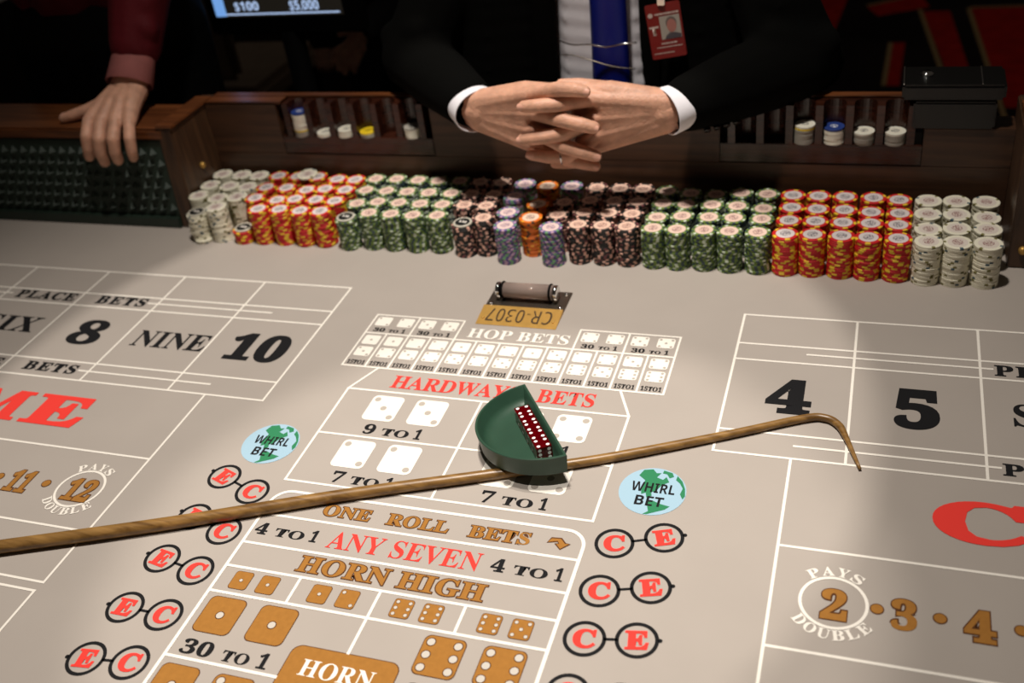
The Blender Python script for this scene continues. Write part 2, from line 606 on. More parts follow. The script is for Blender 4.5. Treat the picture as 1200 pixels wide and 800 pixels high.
for s, x0, x1, y0, y1, ft in (('8', -0.757, -0.694, 1.056, 1.1255, 0.02), ('NINE', -0.6285, -0.4915, 1.066, 1.109, 0.004), ('SIX', -0.955, -0.836, 1.0745, 1.119, 0.004),
                              ('10', -0.4525, -0.3475, 1.0545, 1.126, 0.03), ('5', -1.085, -1.035, 1.056, 1.126, 0.03),
                              ('4', 0.3755, 0.4335, 1.053, 1.1255, 0.03), ('5', 0.534, 0.588, 1.0465, 1.127, 0.035), ('SIX', 0.6715, 0.772, 1.071, 1.115, 0.004)):
    text('point_number', s, x0, x1, y0, y1, M['black'], fat=ft)
for s, x0 in (('C', -1.028), ('O', -0.917), ('M', -0.803), ('E', -0.6865), ('C', 0.578), ('O', 0.69), ('M', 0.803), ('E', 0.93)):
    text('come_lettering', s, x0, x0 + (0.105 if s != 'C' else 0.1), 0.864, 0.931, M['red'], fat=0.03)
# field numbers


def ring(cx, cy, r, wd, m, name='printed_ring', z=0.0005):
    return flat(name, polyline_strip(circ(cx, cy, r, 40), wd, True), m, z=z)


def arc_text(s, cx, cy, r, a0, a1, h, m, inward=False):
    n = len(s)
    for i, ch in enumerate(s):
        a = a0 + (a1 - a0) * (i / (n - 1))
        x, y = cx + r * cos(a), cy + r * sin(a)
        rt = a - pi / 2 if not inward else a + pi / 2
        wd = h * (0.98 if ch not in 'I' else 0.4)
        text('arc_lettering', ch, x - wd / 2, x + wd / 2, y - h / 2, y + h / 2, m, rot=rt, fat=0.01)


def field_num(s, x0, x1, y0=0.7315, y1=0.7725):
    text('field_number', s, x0, x1, y0, y1, M['gold'], fat=0.022, outline=0.0012)


def dot(x, y=0.7545):
    o = flat('printed_dot', [circ(x, y, 0.0072, 18)], M['brown'])
    flat('dot_fill', [circ(x, y, 0.006, 18)], M['gold'], felt, 0.0006)


for cx in (-0.4852, 0.4815):
    ring(cx, 0.7543, 0.0335, 0.0034, M['white'])
    arc_text('PAYS', cx, 0.7543, 0.0425, radians(122), radians(58), 0.0128, M['white'])
    arc_text('DOUBLE', cx, 0.7543, 0.0425, radians(222), radians(318), 0.0128, M['white'], True)
field_num('12', -0.505, -0.4615)
dot(-0.5416)
field_num('11', -0.603, -0.5645)
dot(-0.622)
field_num('10', -0.69, -0.642)
field_num('2', 0.4695, 0.4955)
dot(0.5244)
field_num('3', 0.538, 0.563)
dot(0.5846)
field_num('4', 0.6065, 0.636)
dot(0.6591)
field_num('9', 0.682, 0.708)

# hop bets
HX = 0.2423
hs = [((-HX, 1.1530), (HX, 1.1530)), ((-HX, 1.0684), (HX, 1.0684)), ((-HX, 1.0684), (-HX, 1.2023)), ((HX, 1.0684), (HX, 1.2023))]
for s in (-1, 1):
    hs += [((s * HX, 1.2023), (s * 0.0931, 1.2023)), ((s * 0.1677, 1.2023), (s * 0.1677, 1.153)), ((s * 0.0931, 1.2023), (s * 0.0931, 1.153))]
CW = 2 * HX / 13
hs += [((-HX + CW * i, 1.153), (-HX + CW * i, 1.0684)) for i in range(1, 13)]
lines('grid_lines', hs, 0.0030)
text('hop_bets_lettering', 'HOP BETS', -0.0765, 0.0825, 1.161, 1.185, M['white'], fat=0.004)
for cx, n in ((-0.205, 2), (-0.1304, 3), (0.1304, 4), (0.205, 5)):
    die_print(cx - 0.0315, cx - 0.0065, 1.173, 1.1965, n)
    die_print(cx + 0.0065, cx + 0.0315, 1.173, 1.1965, n)
    odds('30', cx - 0.027, cx + 0.027, 1.1575, 1.1675)
for i, (a, b) in enumerate([(1, 3), (1, 4), (2, 3), (2, 4), (1, 5), (3, 4), (2, 5), (1, 6), (3, 5), (2, 6), (4, 5), (3, 6), (4, 6)]):
    x = -HX + CW * (i + 0.5)
    die_print(x - 0.0131, x + 0.0131, 1.1232, 1.1468, a)
    die_print(x - 0.0131, x + 0.0131, 1.0935, 1.1172, b)
    text('odds_lettering', '15TO1', x - 0.0145, x + 0.0145, 1.073, 1.083, M['black'], fat=0.01)
# hardways
KX = 0.2068
lines('grid_lines', [((-KX, 1.0163), (KX, 1.0163)), ((-KX, 0.9183), (KX, 0.9183)), ((-KX, 0.8219), (KX, 0.8219)), ((-KX, 0.8219), (-KX, 1.0163)),
                     ((KX, 0.8219), (KX, 1.0163)), ((0, 0.8219), (0, 1.0163)), ((-KX, 1.0163), (-0.1815, 1.0684)), ((KX, 1.0163), (0.1835, 1.0684))])
text('hardways_lettering', 'HARDWAYS', -0.1465, 0.048, 1.0262, 1.0552, M['red'], fat=0.004)
text('hardways_lettering', 'BETS', 0.0735, 0.1545, 1.0262, 1.0552, M['red'], fat=0.004)
for x0, n, y0, o in ((-0.159, 3, 0.9535, '9'), (0.046, 4, 0.9535, '9'), (-0.1605, 2, 0.857, '7'), (0.046, 5, 0.857, '7')):
    die_print(x0, x0 + 0.048, y0, y0 + 0.0535, n, pr=0.0047, sq=0.66)
    die_print(x0 + 0.0675, x0 + 0.1155, y0, y0 + 0.0535, n, pr=0.0047, sq=0.66)
    odds(o, x0 + 0.0145, x0 + 0.1005, y0 - 0.0285, y0 - 0.008)
# centre box: one-roll bets
BX = 0.2062
rr = 0.024
path = [(-BX, 0.36)] + [(-BX + rr - rr * cos(pi / 2 * k / 8), 0.8027 - rr + rr * sin(pi / 2 * k / 8)) for k in range(9)] + \
       [(BX - rr + rr * sin(pi / 2 * k / 8), 0.8027 - rr + rr * cos(pi / 2 * k / 8)) for k in range(9)] + [(BX, 0.36)]
flat('grid_lines', polyline_strip(path, 0.0042), M['white'], z=0.00047)
lines('grid_lines', [((-BX, y), (BX, y)) for y in (0.7595, 0.7107, 0.6722, 0.633)] +
      [((x, 0.6722), (x, 0.633)) for x in (-0.1045, -0.002, 0.1014)] +
      [((-0.002, 0.633), (-0.002, 0.58)), ((-BX, 0.5403), (-0.066, 0.5403)), ((0.06, 0.5403), (BX, 0.5403)), ((-0.002, 0.5), (-0.002, 0.448)), ((-BX, 0.448), (BX, 0.448))], 0.0036)
for s, x0, x1 in (('ONE', -0.128, -0.0632), ('ROLL', -0.0405, 0.0405), ('BETS', 0.0665, 0.1425)):
    text('one_roll_lettering', s, x0, x1, 0.7702, 0.7893, M['gold'], fat=0.008, outline=0.0011)
for s in (-1, 1):
    ar = [(0.163, 0.7795), (0.1665, 0.7875), (0.178, 0.7885), (0.1845, 0.7815), (0.190, 0.7815), (0.1805, 0.7715), (0.1725, 0.7795), (0.177, 0.7800), (0.1745, 0.7830)]
    pts = [(s * x, y) for x, y in ar]
    o = flat('printed_arrow', polyline_strip(pts, 0.0018, True), M['brown'])
    flat('arrow_fill', [pts], M['gold'], felt, 0.0003)
text('any_seven_lettering', 'ANY SEVEN', -0.0985, 0.0965, 0.7207, 0.7485, M['red'], fat=-0.002)
odds('4', -0.2005, -0.114, 0.7257, 0.7445)
odds('4', 0.1095, 0.1955, 0.7250, 0.7445)
text('horn_high_lettering', 'HORN HIGH', -0.1175, 0.1165, 0.6797, 0.7043, M['gold'], fat=0.006, outline=0.0012)
for cx, a, b in ((-0.1568, 1, 1), (-0.0535, 1, 2), (0.0495, 6, 6), (0.153, 6, 5)):
    die_print(cx - 0.03, cx - 0.0057, 0.6398, 0.6665, a, True, pr=0.0021, sq=0.62)
    die_print(cx + 0.0057, cx + 0.03, 0.6398, 0.6665, b, True, pr=0.0021, sq=0.62)
for x0, y0, a, b, o in ((-0.1965, 0.5757, 1, 1, '30'), (0.0725, 0.5757, 6, 6, '30'), (-0.1995, 0.4805, 1, 2, '15'), (0.0745, 0.4805, 6, 5, '15')):
    die_print(x0, x0 + 0.0485, y0, y0 + 0.0512, a, True, pr=0.0045, sq=0.64)
    die_print(x0 + 0.0675, x0 + 0.116, y0, y0 + 0.0512, b, True, pr=0.0045, sq=0.64)
    odds(o, x0 + 0.0035, x0 + 0.1135, y0 - 0.03, y0 - 0.0102)
hb = flat('horn_panel', [rrect(-0.066, 0.062, 0.4965, 0.5845, 0.012)], M['brown'])
flat('horn_panel_fill', [rrect(-0.065, 0.061, 0.4975, 0.5835, 0.0115)], M['gold'], felt, 0.0005)
text('horn_lettering', 'HORN', -0.0455, 0.0395, 0.5475, 0.5685, M['white'], z=0.0007)
# craps / eleven circles
for oy, iy in ((0.8118, 0.7926), (0.7368, 0.7214), (0.6652, 0.656), (0.5886, 0.5884), (0.5154, 0.5216), (0.443, 0.456)):
    for s in (-1, 1):
        E_, Cc = Vector((s * 0.2932, oy)), Vector((s * 0.2396, iy))
        d = (E_ - Cc).normalized()
        o = flat('craps_eleven_rings', polyline_strip(circ(E_.x, E_.y, 0.0208, 36), 0.0042, True) + polyline_strip(circ(Cc.x, Cc.y, 0.0208, 36), 0.0042, True)
                 + [seg_poly(Cc + d * 0.0215, E_ - d * 0.0215, 0.0034), circ(*(E_ + d * 0.0238), 0.0026, 10)], M['black'])
        rt = atan2(d.y, d.x) if s > 0 else atan2(-d.y, -d.x)
        text('craps_eleven_letter', 'E', E_.x - 0.0125, E_.x + 0.0125, E_.y - 0.0120, E_.y + 0.0120, M['red'], fat=0.035, rot=rt, parent=felt)
        text('craps_eleven_letter', 'C', Cc.x - 0.0125, Cc.x + 0.0125, Cc.y - 0.0125, Cc.y + 0.0125, M['red'], fat=0.035, rot=rt * 0.5, parent=felt)
# whirl-bet globes
NA = [(-.42, .86), (-.15, .93), (-.02, .78), (.12, .80), (.02, .60), (.22, .52), (.30, .66), (.42, .45), (.22, .28), (.12, .05), (-.02, -.06), (.02, -.20), (-.12, -.30),
      (-.18, -.10), (-.30, -.18), (-.36, .10), (-.30, .42), (-.52, .60)]
GL = [(.18, .93), (.45, .86), (.52, .70), (.40, .62), (.30, .78), (.16, .80)]
SA = [(-.06, -.48), (.10, -.40), (.36, -.50), (.62, -.55), (.50, -.70), (.25, -.84), (.02, -.97), (-.10, -.98), (.04, -.84), (-.02, -.66)]
AF = [(.62, .76), (.80, .55), (.93, .25), (.98, -.05), (.93, -.2), (.82, .0), (.86, .25), (.74, .45), (.60, .58)]
for cx in (-0.2630, 0.2650):
    cy, R = 0.8838, 0.0405
    g = flat('whirl_bet_globe', [circ(cx, cy, R, 44)], M['sky'])
    flat('globe_land', [[(cx + x * R, cy + y * R) for x, y in p][::-1] for p in (NA, GL, SA, AF)], M['land'], felt, 0.0006)
    text('whirl_lettering', 'WHIRL', cx - 0.0265, cx + 0.0265, cy - 0.0025, cy + 0.0135, M['black'], 'sans', z=0.0008)
    text('whirl_lettering', 'BET', cx - 0.0175, cx + 0.0165, cy - 0.0255, cy - 0.0095, M['black'], 'sans', z=0.0008)
# ------------------------------------------------------------------ casino chips
CH, CR = 0.0033, 0.0195


def chip_mesh(name, pat, mats, seg=24):
    """pat(i) -> material slot of edge segment i: 0 body, 1 and 2 edge spots; slot 3 the centre"""
    prof = [(0.0191, 0.0), (CR, 0.00035), (CR, 0.00295), (0.0191, CH), (0.0155, CH), (0.0140, CH)]
    v, f, ix = [], [], []
    for r, z in prof:
        v += [(r * cos(2 * pi * k / seg), r * sin(2 * pi * k / seg), z) for k in range(seg)]
    for j in range(len(prof) - 1):
        for k in range(seg):
            k2 = (k + 1) % seg
            f.append([j * seg + k, j * seg + k2, (j + 1) * seg + k2, (j + 1) * seg + k])
            ix.append(pat(k) if j < 4 else 0)
    f.append(list(range(seg))[::-1])
    ix.append(0)
    f.append([(len(prof) - 1) * seg + k for k in range(seg)])
    ix.append(3)
    return meshdata(name, v, f, mats, ix)


def inlay_mat(name, base, ink):
    """printed paper inlay: pale ground with an inked ring and a broken emblem"""
    m = bpy.data.materials.new(name)
    m.use_nodes = True
    nt = m.node_tree
    b = nt.nodes['Principled BSDF']
    b.inputs['Roughness'].default_value = 0.4
    tc = nt.nodes.new('ShaderNodeTexCoord')
    ln = nt.nodes.new('ShaderNodeVectorMath')
    ln.operation = 'LENGTH'
    nt.links.new(tc.outputs['Object'], ln.inputs[0])
    r = nt.nodes.new('ShaderNodeValToRGB')
    r.color_ramp.interpolation = 'CONSTANT'
    els = r.color_ramp.elements
    els[0].position, els[0].color = 0.0, (1, 1, 1, 1)
    els[1].position, els[1].color = 0.0068, (0, 0, 0, 1)
    for p, c in ((0.0104, 0.55), (0.0114, 0)):
        e = els.new(p)
        e.color = (c, c, c, 1)
    nt.links.new(ln.outputs['Value'], r.inputs['Fac'])
    n = nt.nodes.new('ShaderNodeTexNoise')
    n.inputs['Scale'].default_value = 420
    nt.links.new(tc.outputs['Object'], n.inputs['Vector'])
    g = nt.nodes.new('ShaderNodeMath')
    g.operation = 'GREATER_THAN'
    g.inputs[1].default_value = 0.5
    nt.links.new(n.outputs['Fac'], g.inputs[0])
    mu = nt.nodes.new('ShaderNodeMath')
    mu.operation = 'MULTIPLY'
    nt.links.new(r.outputs['Color'], mu.inputs[0])
    nt.links.new(g.outputs[0], mu.inputs[1])
    mx = nt.nodes.new('ShaderNodeMixRGB')
    mx.inputs[1].default_value = base
    mx.inputs[2].default_value = ink
    nt.links.new(mu.outputs[0], mx.inputs[0])
    nt.links.new(mx.outputs[0], b.inputs['Base Color'])
    return m


def clay(name, c):
    return mat('clay_' + name, c, 0.55, noise=(300, 0.05))


KIND = {}


def kind(key, word, body, s1, s2, pat, in_base, in_ink, centre=None):
    mats = [clay(key, body), clay(key + '_spot', s1), clay(key + '_mark', s2), clay(key + '_centre', centre or in_base)]
    v = [(0, 0, 0)]
    n = 36
    for k in range(n):
        a = 2 * pi * k / n
        rr_ = 0.0135 + 0.0007 * cos(6 * a)
        v.append((rr_ * cos(a), rr_ * sin(a), 0))
    KIND[key] = dict(word=word, mesh=chip_mesh('chip_' + key, pat, mats, 30 if key == 'red' else 24), low=mats,
                     inlay=meshdata('inlay_' + key, v, [[0, 1 + k, 1 + (k + 1) % n] for k in range(n)], inlay_mat('inlay_' + key, in_base, in_ink)), pat=pat)


kind('white', 'white', srgb(238, 234, 212), srgb(122, 116, 60), srgb(70, 94, 104), lambda i: 1 if i % 12 == 0 else 2 if i == 7 else 0, srgb(226, 216, 204), srgb(150, 100, 100))
kind('red', 'red and yellow', srgb(206, 26, 30), srgb(244, 204, 46), srgb(236, 186, 40), lambda i: 1 if i % 6 < 2 else 0, srgb(226, 216, 214), srgb(100, 98, 108))
kind('green', 'green', srgb(106, 132, 50), srgb(214, 226, 206), srgb(46, 66, 74), lambda i: 1 if i % 6 == 0 else 2 if i % 6 in (2, 4) else 0, srgb(238, 208, 192), srgb(150, 106, 104))
kind('black', 'black', srgb(22, 20, 20), srgb(234, 184, 164), srgb(120, 62, 66), lambda i: 1 if i % 4 == 0 else 2 if i % 12 == 6 else 0, srgb(236, 200, 180), srgb(150, 104, 96))
kind('purple', 'purple', srgb(98, 84, 146), srgb(116, 176, 120), srgb(206, 170, 196), lambda i: 1 if i % 4 == 0 else 2 if i % 4 == 2 else 0, srgb(238, 212, 206), srgb(140, 110, 140))
kind('orange', 'orange', srgb(232, 116, 22), srgb(80, 60, 40), srgb(250, 180, 60), lambda i: 1 if i % 8 == 0 else 2 if i % 8 == 4 else 0, srgb(240, 214, 190), srgb(120, 90, 90))
kind('blue', 'blue', srgb(34, 60, 130), srgb(220, 220, 220), srgb(34, 60, 130), lambda i: 0, srgb(34, 60, 130), srgb(220, 225, 235))
kind('yellow', 'yellow', srgb(226, 196, 30), srgb(226, 196, 30), srgb(200, 170, 30), lambda i: 0, srgb(226, 196, 30), srgb(120, 100, 20))
kind('grey', 'grey', srgb(150, 146, 136), srgb(150, 146, 136), srgb(120, 118, 110), lambda i: 0, srgb(160, 156, 146), srgb(90, 90, 90))
kind('plain', 'plain white', srgb(232, 230, 214), srgb(232, 230, 214), srgb(200, 196, 180), lambda i: 0, srgb(236, 232, 214), srgb(90, 90, 92))

ORD = ['top', 'second', 'third', 'fourth', 'fifth', 'sixth', 'seventh', 'eighth', 'ninth', 'tenth', 'eleventh', 'twelfth', 'thirteenth',
       'fourteenth', 'fifteenth', 'sixteenth', 'seventeenth', 'eighteenth', 'nineteenth', 'lowest', 'undermost']
STUFF = {}


def add_chip(key, x, y, z, label, group, top=False, rot=None, tilt=None):
    o = bpy.data.objects.new(key + '_chip', KIND[key]['mesh'])
    o.location = (x, y, z)
    o.rotation_euler = (tilt[0] if tilt else 0, tilt[1] if tilt else 0, random.uniform(0, 2 * pi) if rot is None else rot)
    C.objects.link(o)
    tag(o, label, 'chip', group)
    if top:
        i = bpy.data.objects.new('inlay', KIND[key]['inlay'])
        i.location = (0, 0, CH + 0.0001)
        C.objects.link(i)
        i.parent = o
    return o


def stack(key, x, y, n, where, group, full, wob=0.0005):
    """a stack of n chips: all of them single chips when full, otherwise only the top one (the hidden ones are gathered per colour)"""
    for k in range(n):
        px, py = x + random.uniform(-wob, wob), y + random.uniform(-wob, wob)
        d = n - 1 - k
        if full or d == 0:
            nm = 'topmost' if d == 0 else 'lowest' if k == 0 else ORD[d] + ' from top'
            add_chip(key, px, py, k * CH, f"{KIND[key]['word']} chip, {nm}, {where}", group, d == 0)
        else:
            STUFF.setdefault(key, []).append((px, py, k * CH, random.uniform(0, 2 * pi)))


NTH = ['first', 'second', 'third', 'fourth', 'fifth']
ROWN = ['front', 'second', 'third', 'back']


def block(key, side, xs, ys, n=20, skip=(), xfront=None):
    for r, y in enumerate(ys):
        for c, x in enumerate(xs):
            if (r, c) in skip:
                continue
            xx = xfront[c] if (r == 0 and xfront) else x
            word = {'white': 'white', 'red': 'red', 'green': 'green', 'black': 'black'}[key]
            stack(key, xx + random.uniform(-0.0012, 0.0012), y + random.uniform(-0.0012, 0.0012), n - (1 if r and random.random() < 0.2 else 0),
                  f"{NTH[c]} stack from left, {ROWN[r]} row, {side} {word} block", f"{side} block of {word} chips", r == 0)


YL = [1.411, 1.451, 1.493, 1.5395]
YR = [1.4005, 1.4415, 1.4825, 1.525]
block('white', 'left', [-0.7145, -0.672, -0.6305], YL, skip={(0, 0), (0, 2)}, xfront=[-0.69, -0.6515, -0.63])
block('red', 'left', [-0.589, -0.547, -0.5055, -0.465, -0.4245], YL, skip={(0, 0)}, xfront=[-0.6, -0.5625, -0.5195, -0.4765, -0.434])
block('green', 'left', [-0.3815, -0.340, -0.2985, -0.257, -0.216], YL, skip={(0, 0)}, xfront=[-0.38, -0.34, -0.2965, -0.2535, -0.211])
block('green', 'right', [0.1635, 0.2035, 0.2445, 0.2845, 0.326], YR)
block('red', 'right', [0.3675, 0.4075, 0.448, 0.488, 0.5275], [y - 0.001 for y in YR])
block('white', 'right', [0.5685, 0.609, 0.6505], [y - 0.0055 for y in YR])
# the dark middle of the bank
MID = 'middle of the bank'
stack('black', -0.1255, 1.411, 20, 'front stack right of the dark-buttoned stack', 'black chips in the middle', True)
for r, y in ((1, 1.452), (2, 1.493), (3, 1.539)):
    for c, x in enumerate([-0.1755, -0.135]):
        stack('black', x, y, 20, f'{ROWN[r]} row, {NTH[c]} stack right of the left green block', 'black chips in the middle', False)
for c, x in enumerate([0.041, 0.082, 0.1215]):
    stack('black', x, 1.402, 20, f'front row, {NTH[c]} stack right of the purple ones', 'black chips in the middle', True)
    for r, y in ((1, 1.443), (2, 1.4845), (3, 1.53)):
        stack('black', x, y, 20, f'{ROWN[r]} row, {NTH[c]} stack of the right black group', 'black chips in the middle', False)
stack('purple', -0.0795, 1.389, 20, 'front stack left of the orange one', 'purple chips', True)
stack('purple', -0.0015, 1.389, 20, 'front stack right of the orange one', 'purple chips', True)
stack('purple', -0.0905, 1.4385, 19, 'second row, left of the orange stacks', 'purple chips', False)
stack('purple', -0.0935, 1.4825, 20, 'third row, left of the orange stacks', 'purple chips', False)
stack('purple', -0.0905, 1.536, 20, 'back row, left of the orange stack', 'purple chips', False)
stack('purple', -0.0045, 1.532, 20, 'back row, right of the orange stack', 'purple chips', False)
stack('orange', -0.0445, 1.4185, 20, 'front stack between the two purple stacks', 'orange chips', True)
stack('orange', -0.0475, 1.470, 19, 'second stack, in the shade of the hands', 'orange chips', False)
stack('orange', -0.0475, 1.530, 20, 'back row, under the folded hands', 'orange chips', False)
stack('black', -0.0025, 1.436, 19, 'second row behind the right purple stack', 'black chips in the middle', False)
stack('black', -0.0035, 1.480, 19, 'third row behind the right purple stack', 'black chips in the middle', False)
# short and uneven stacks at the left end, each with a black button on top


def button(x, y, z, label, tilt=(0, 0)):
    v, f, ix = [], [], []
    seg = 28
    prof = [(0.0150, 0), (0.0165, 0.001), (0.0165, 0.003), (0.0150, 0.004), (0.0135, 0.004), (0.0128, 0.0036)]
    for r, zz in prof:
        v += [(r * cos(2 * pi * k / seg), r * sin(2 * pi * k / seg), zz) for k in range(seg)]
    for j in range(len(prof) - 1):
        for k in range(seg):
            f.append([j * seg + k, j * seg + (k + 1) % seg, (j + 1) * seg + (k + 1) % seg, (j + 1) * seg + k])
            ix.append(0)
    f.append(list(range(seg))[::-1])
    ix.append(0)
    f.append([(len(prof) - 1) * seg + k for k in range(seg)])
    ix.append(1)
    o = bpy.data.objects.new('marker_button', meshdata('marker_button', v, f, [clay('button_rim', srgb(200, 196, 180)), clay('button_black', srgb(16, 18, 18))], ix))
    o.location = (x, y, z)
    o.rotation_euler = (tilt[0], tilt[1], 0)
    put(o)
    tag(o, label, 'button', 'black marker buttons')
    for px in (-0.0045, 0.001, 0.0055):
        t = bpy.data.objects.new('marker_print', BAR)
        t.location = (px, 0.001 - px * 0.2, 0.0037)
        C.objects.link(t)
        t.parent = o


BAR = meshdata('marker_bar', [(-0.0014, -0.003, 0), (0.0014, -0.003, 0), (0.0014, 0.003, 0), (-0.0014, 0.003, 0)], [[0, 1, 2, 3]], M['white'])
G_ = 'uneven stacks at the left end'
for k in range(16):
    dx, dy = (0.004, -0.004) if k < 2 else (-0.003, -0.001) if 4 < k < 7 else (0, 0)
    d = 15 - k
    add_chip('white', -0.6945 + dx + random.uniform(-.0012, .0012), 1.406 + dy + random.uniform(-.001, .001), k * CH,
             f"white chip, {'topmost' if d == 0 else 'lowest' if k == 0 else ORD[d] + ' from top'}, uneven stack at the far left end", G_, d == 0)
button(-0.6945, 1.406, 16 * CH, 'black button on the uneven white stack at the far left')
for k in range(7):
    d = 6 - k
    add_chip('red', -0.604 + random.uniform(-.001, .001), 1.4085 + random.uniform(-.001, .001), k * CH,
             f"red and yellow chip, {'topmost' if d == 0 else 'lowest' if k == 0 else ORD[d] + ' from top'}, short stack beside the left white block", G_, d == 0)
button(-0.604, 1.4085, 7 * CH, 'black button on the short red and yellow stack')
stack('green', -0.3835, 1.406, 17, 'slightly shorter front stack at the left', G_, True)
button(-0.3835, 1.406, 17 * CH, 'black button on the left green front stack')
stack('black', -0.1615, 1.404, 17, 'shorter front stack next to green chips', G_, True)
button(-0.1615, 1.404, 17 * CH, 'black button on the left black front stack')
add_chip('white', -0.527, 1.5415, 20 * CH + 0.001, 'single white chip lying across the back row of left red stacks', 'loose chip', True, tilt=(0.03, 0.04))
add_chip('purple', -0.0925, 1.4830, 20 * CH, 'single purple chip on top of the third-row purple stack', 'loose chip', True)

for key, lst in STUFF.items():
    v, f, ix = [], [], []
    seg = 12
    pat = KIND[key]['pat']
    for x, y, z, a in lst:
        k0 = len(v)
        for r, zz in ((0.0190, 0.0), (CR, 0.0006), (CR, 0.0027), (0.0190, CH)):
            v += [(x + r * cos(a + 2 * pi * k / seg), y + r * sin(a + 2 * pi * k / seg), z + zz) for k in range(seg)]
        for j in range(3):
            for k in range(seg):
                f.append([k0 + j * seg + k, k0 + j * seg + (k + 1) % seg, k0 + (j + 1) * seg + (k + 1) % seg, k0 + (j + 1) * seg + k])
                ix.append(pat(2 * k))
    o = mesh(key + '_chips', v, f, KIND[key]['low'], None, ix)
    tag(o, f"{KIND[key]['word']} chips stacked behind the front row, below the top chips", 'chips', None, 'stuff')

# chips standing in the channels of the racks


def slot(x0, i, keys, word, group, tilt_last=False):
    cx = x0 + PIT * (i + 0.5)
    n = len(keys)
    for k, key in enumerate(keys):
        d = n - 1 - k
        nm = 'topmost' if d == 0 else ORD[d] + ' from top'
        add_chip(key, cx + random.uniform(-.0006, .0006), YB + 0.0110 + LB * (ZS + k * CH) + random.uniform(-.0006, .0002), ZS + 0.0001 + k * CH,
                 f"{KIND[key]['word']} chip, {nm}, {word}", group, d == 0).scale = (0.82, 0.82, 1.0)


GL_, GR_ = 'chips in the left rack', 'chips in the right rack'
slot(RL0, 0, ['grey'] * 3 + ['yellow'] + ['plain'] * 9 + ['blue'], 'first channel from left, left rack', GL_)
slot(RL0, 1, ['plain'] * 2, 'second channel from left, left rack', GL_)
slot(RL0, 2, ['plain'] * 4, 'third channel from left, left rack', GL_)
slot(RL0, 3, ['grey'] * 2 + ['yellow'], 'fourth channel from left, left rack', GL_)
slot(RL0, 5, ['plain'] * 5 + ['grey'], 'last channel, left rack', GL_)
slot(RR0, 2, ['grey'] * 7 + ['yellow', 'plain'], 'third channel from left, right rack', GR_)
slot(RR0, 3, ['plain'] * 7 + ['blue'], 'fourth channel from left, right rack', GR_)
slot(RR0, 4, ['grey'] * 5 + ['plain'], 'fifth channel from left, right rack', GR_)
slot(RR0, 5, ['grey'] * 5 + ['plain'], 'last channel, right rack', GR_)

# ------------------------------------------------------------------ dealer's stick
path = smooth_path([(-0.86, 0.497, 0.0090), (-0.70, 0.560, 0.0090), (-0.513, 0.6335, 0.0090), (-0.3103, 0.7138, 0.0086), (-0.1124, 0.8003, 0.0079), (0.0487, 0.8645, 0.0072), (0.1886, 0.9210, 0.0064),
                    (0.336, 0.9932, 0.0056), (0.4253, 1.0405, 0.0052), (0.4523, 1.0465, 0.0051), (0.4690, 1.036, 0.005), (0.4790, 1.015, 0.0048), (0.4985, 0.9603, 0.0036)], 6)
n = len(path)
tag(tube_obj('dealer_stick', path, [p.z * 0.98 if i < n - 10 else p.z * (0.95 - 0.05 * (i - n + 10)) for i, p in enumerate(path)], M['rattan'], None, 16),
    'long bent rattan stick lying diagonally across the felt', 'stick')

# ------------------------------------------------------------------ half-moon dish with dice
bowl = empty('dice_dish', (0, 0, 0))
bowl_mw = None
A0, B0 = Vector((0.0635, 1.0253, 0.0)), Vector((0.1656, 0.8757, 0.0))
mid = (A0 + B0) / 2
u = (B0 - A0).normalized()          # along the straight side
nrm = Vector((-0.0, 0, 1)).cross(u)  # horizontal, to one side
if nrm.x > 0:
    nrm = -nrm                       # towards the round side
Rb = 0.0905


def dshape(r, flat_in, seg=40):
    """half-moon outline in (u, n) coordinates, the straight side at n = flat_in"""
    out = []
    a0 = math.asin(max(-1, min(1, flat_in / r)))
    for k in range(seg + 1):
        a = a0 + (pi - 2 * a0) * k / seg
        out.append((r * cos(a), r * sin(a)))
    return out


v, f = [], []
H_ = 0.031
rings = [dshape(0.080, 0.006), dshape(0.0865, 0.001), dshape(Rb, 0.0), dshape(Rb - 0.0008, 0.0006), dshape(Rb - 0.0030, 0.0030), dshape(Rb - 0.0038, 0.0038), dshape(0.0825, 0.0055), dshape(0.0775, 0.0075), dshape(0.0695, 0.0105), dshape(0.058, 0.016)]
zs = [0.0, 0.004, H_ - 0.0008, H_, H_, H_ - 0.0008, 0.0165, 0.0112, 0.0088, 0.0085]
N = 41
for rg, z in zip(rings, zs):
    v += [tuple(u * a + nrm * b + Vector((0, 0, z))) for a, b in rg]
for j in range(9):
    for k in range(N):
        f.append([j * N + k, j * N + (k + 1) % N, (j + 1) * N + (k + 1) % N, (j + 1) * N + k])
f.append(list(range(N))[::-1])
f.append([9 * N + k for k in range(N)])
bm = bmesh.new()
bv = [bm.verts.new(p) for p in v]
for q in f:
    bm.faces.new([bv[i] for i in q])
bmesh.ops.recalc_face_normals(bm, faces=bm.faces[:])
# the dish rests on the stick along its front, its back edge on the felt
sd = Vector((0.1886 - 0.0487, 0.9205 - 0.864, 0)).normalized()
TILT = Matrix.Rotation(radians(-5.6), 4, sd)
bpy.data.objects.remove(bowl)
dish = from_bm('dice_dish', bm, M['dish'], smooth=True)
dish.data.set_sharp_from_angle(angle=radians(40))
back = min((TILT @ Vector(p)).z for p in v)
DM = Matrix.Translation(Vector((mid.x - 0.0, mid.y, -back + 0.0003))) @ TILT
dish.matrix_world = DM
tag(dish, 'dark green half-moon dish holding red dice, resting on the stick', 'dish')

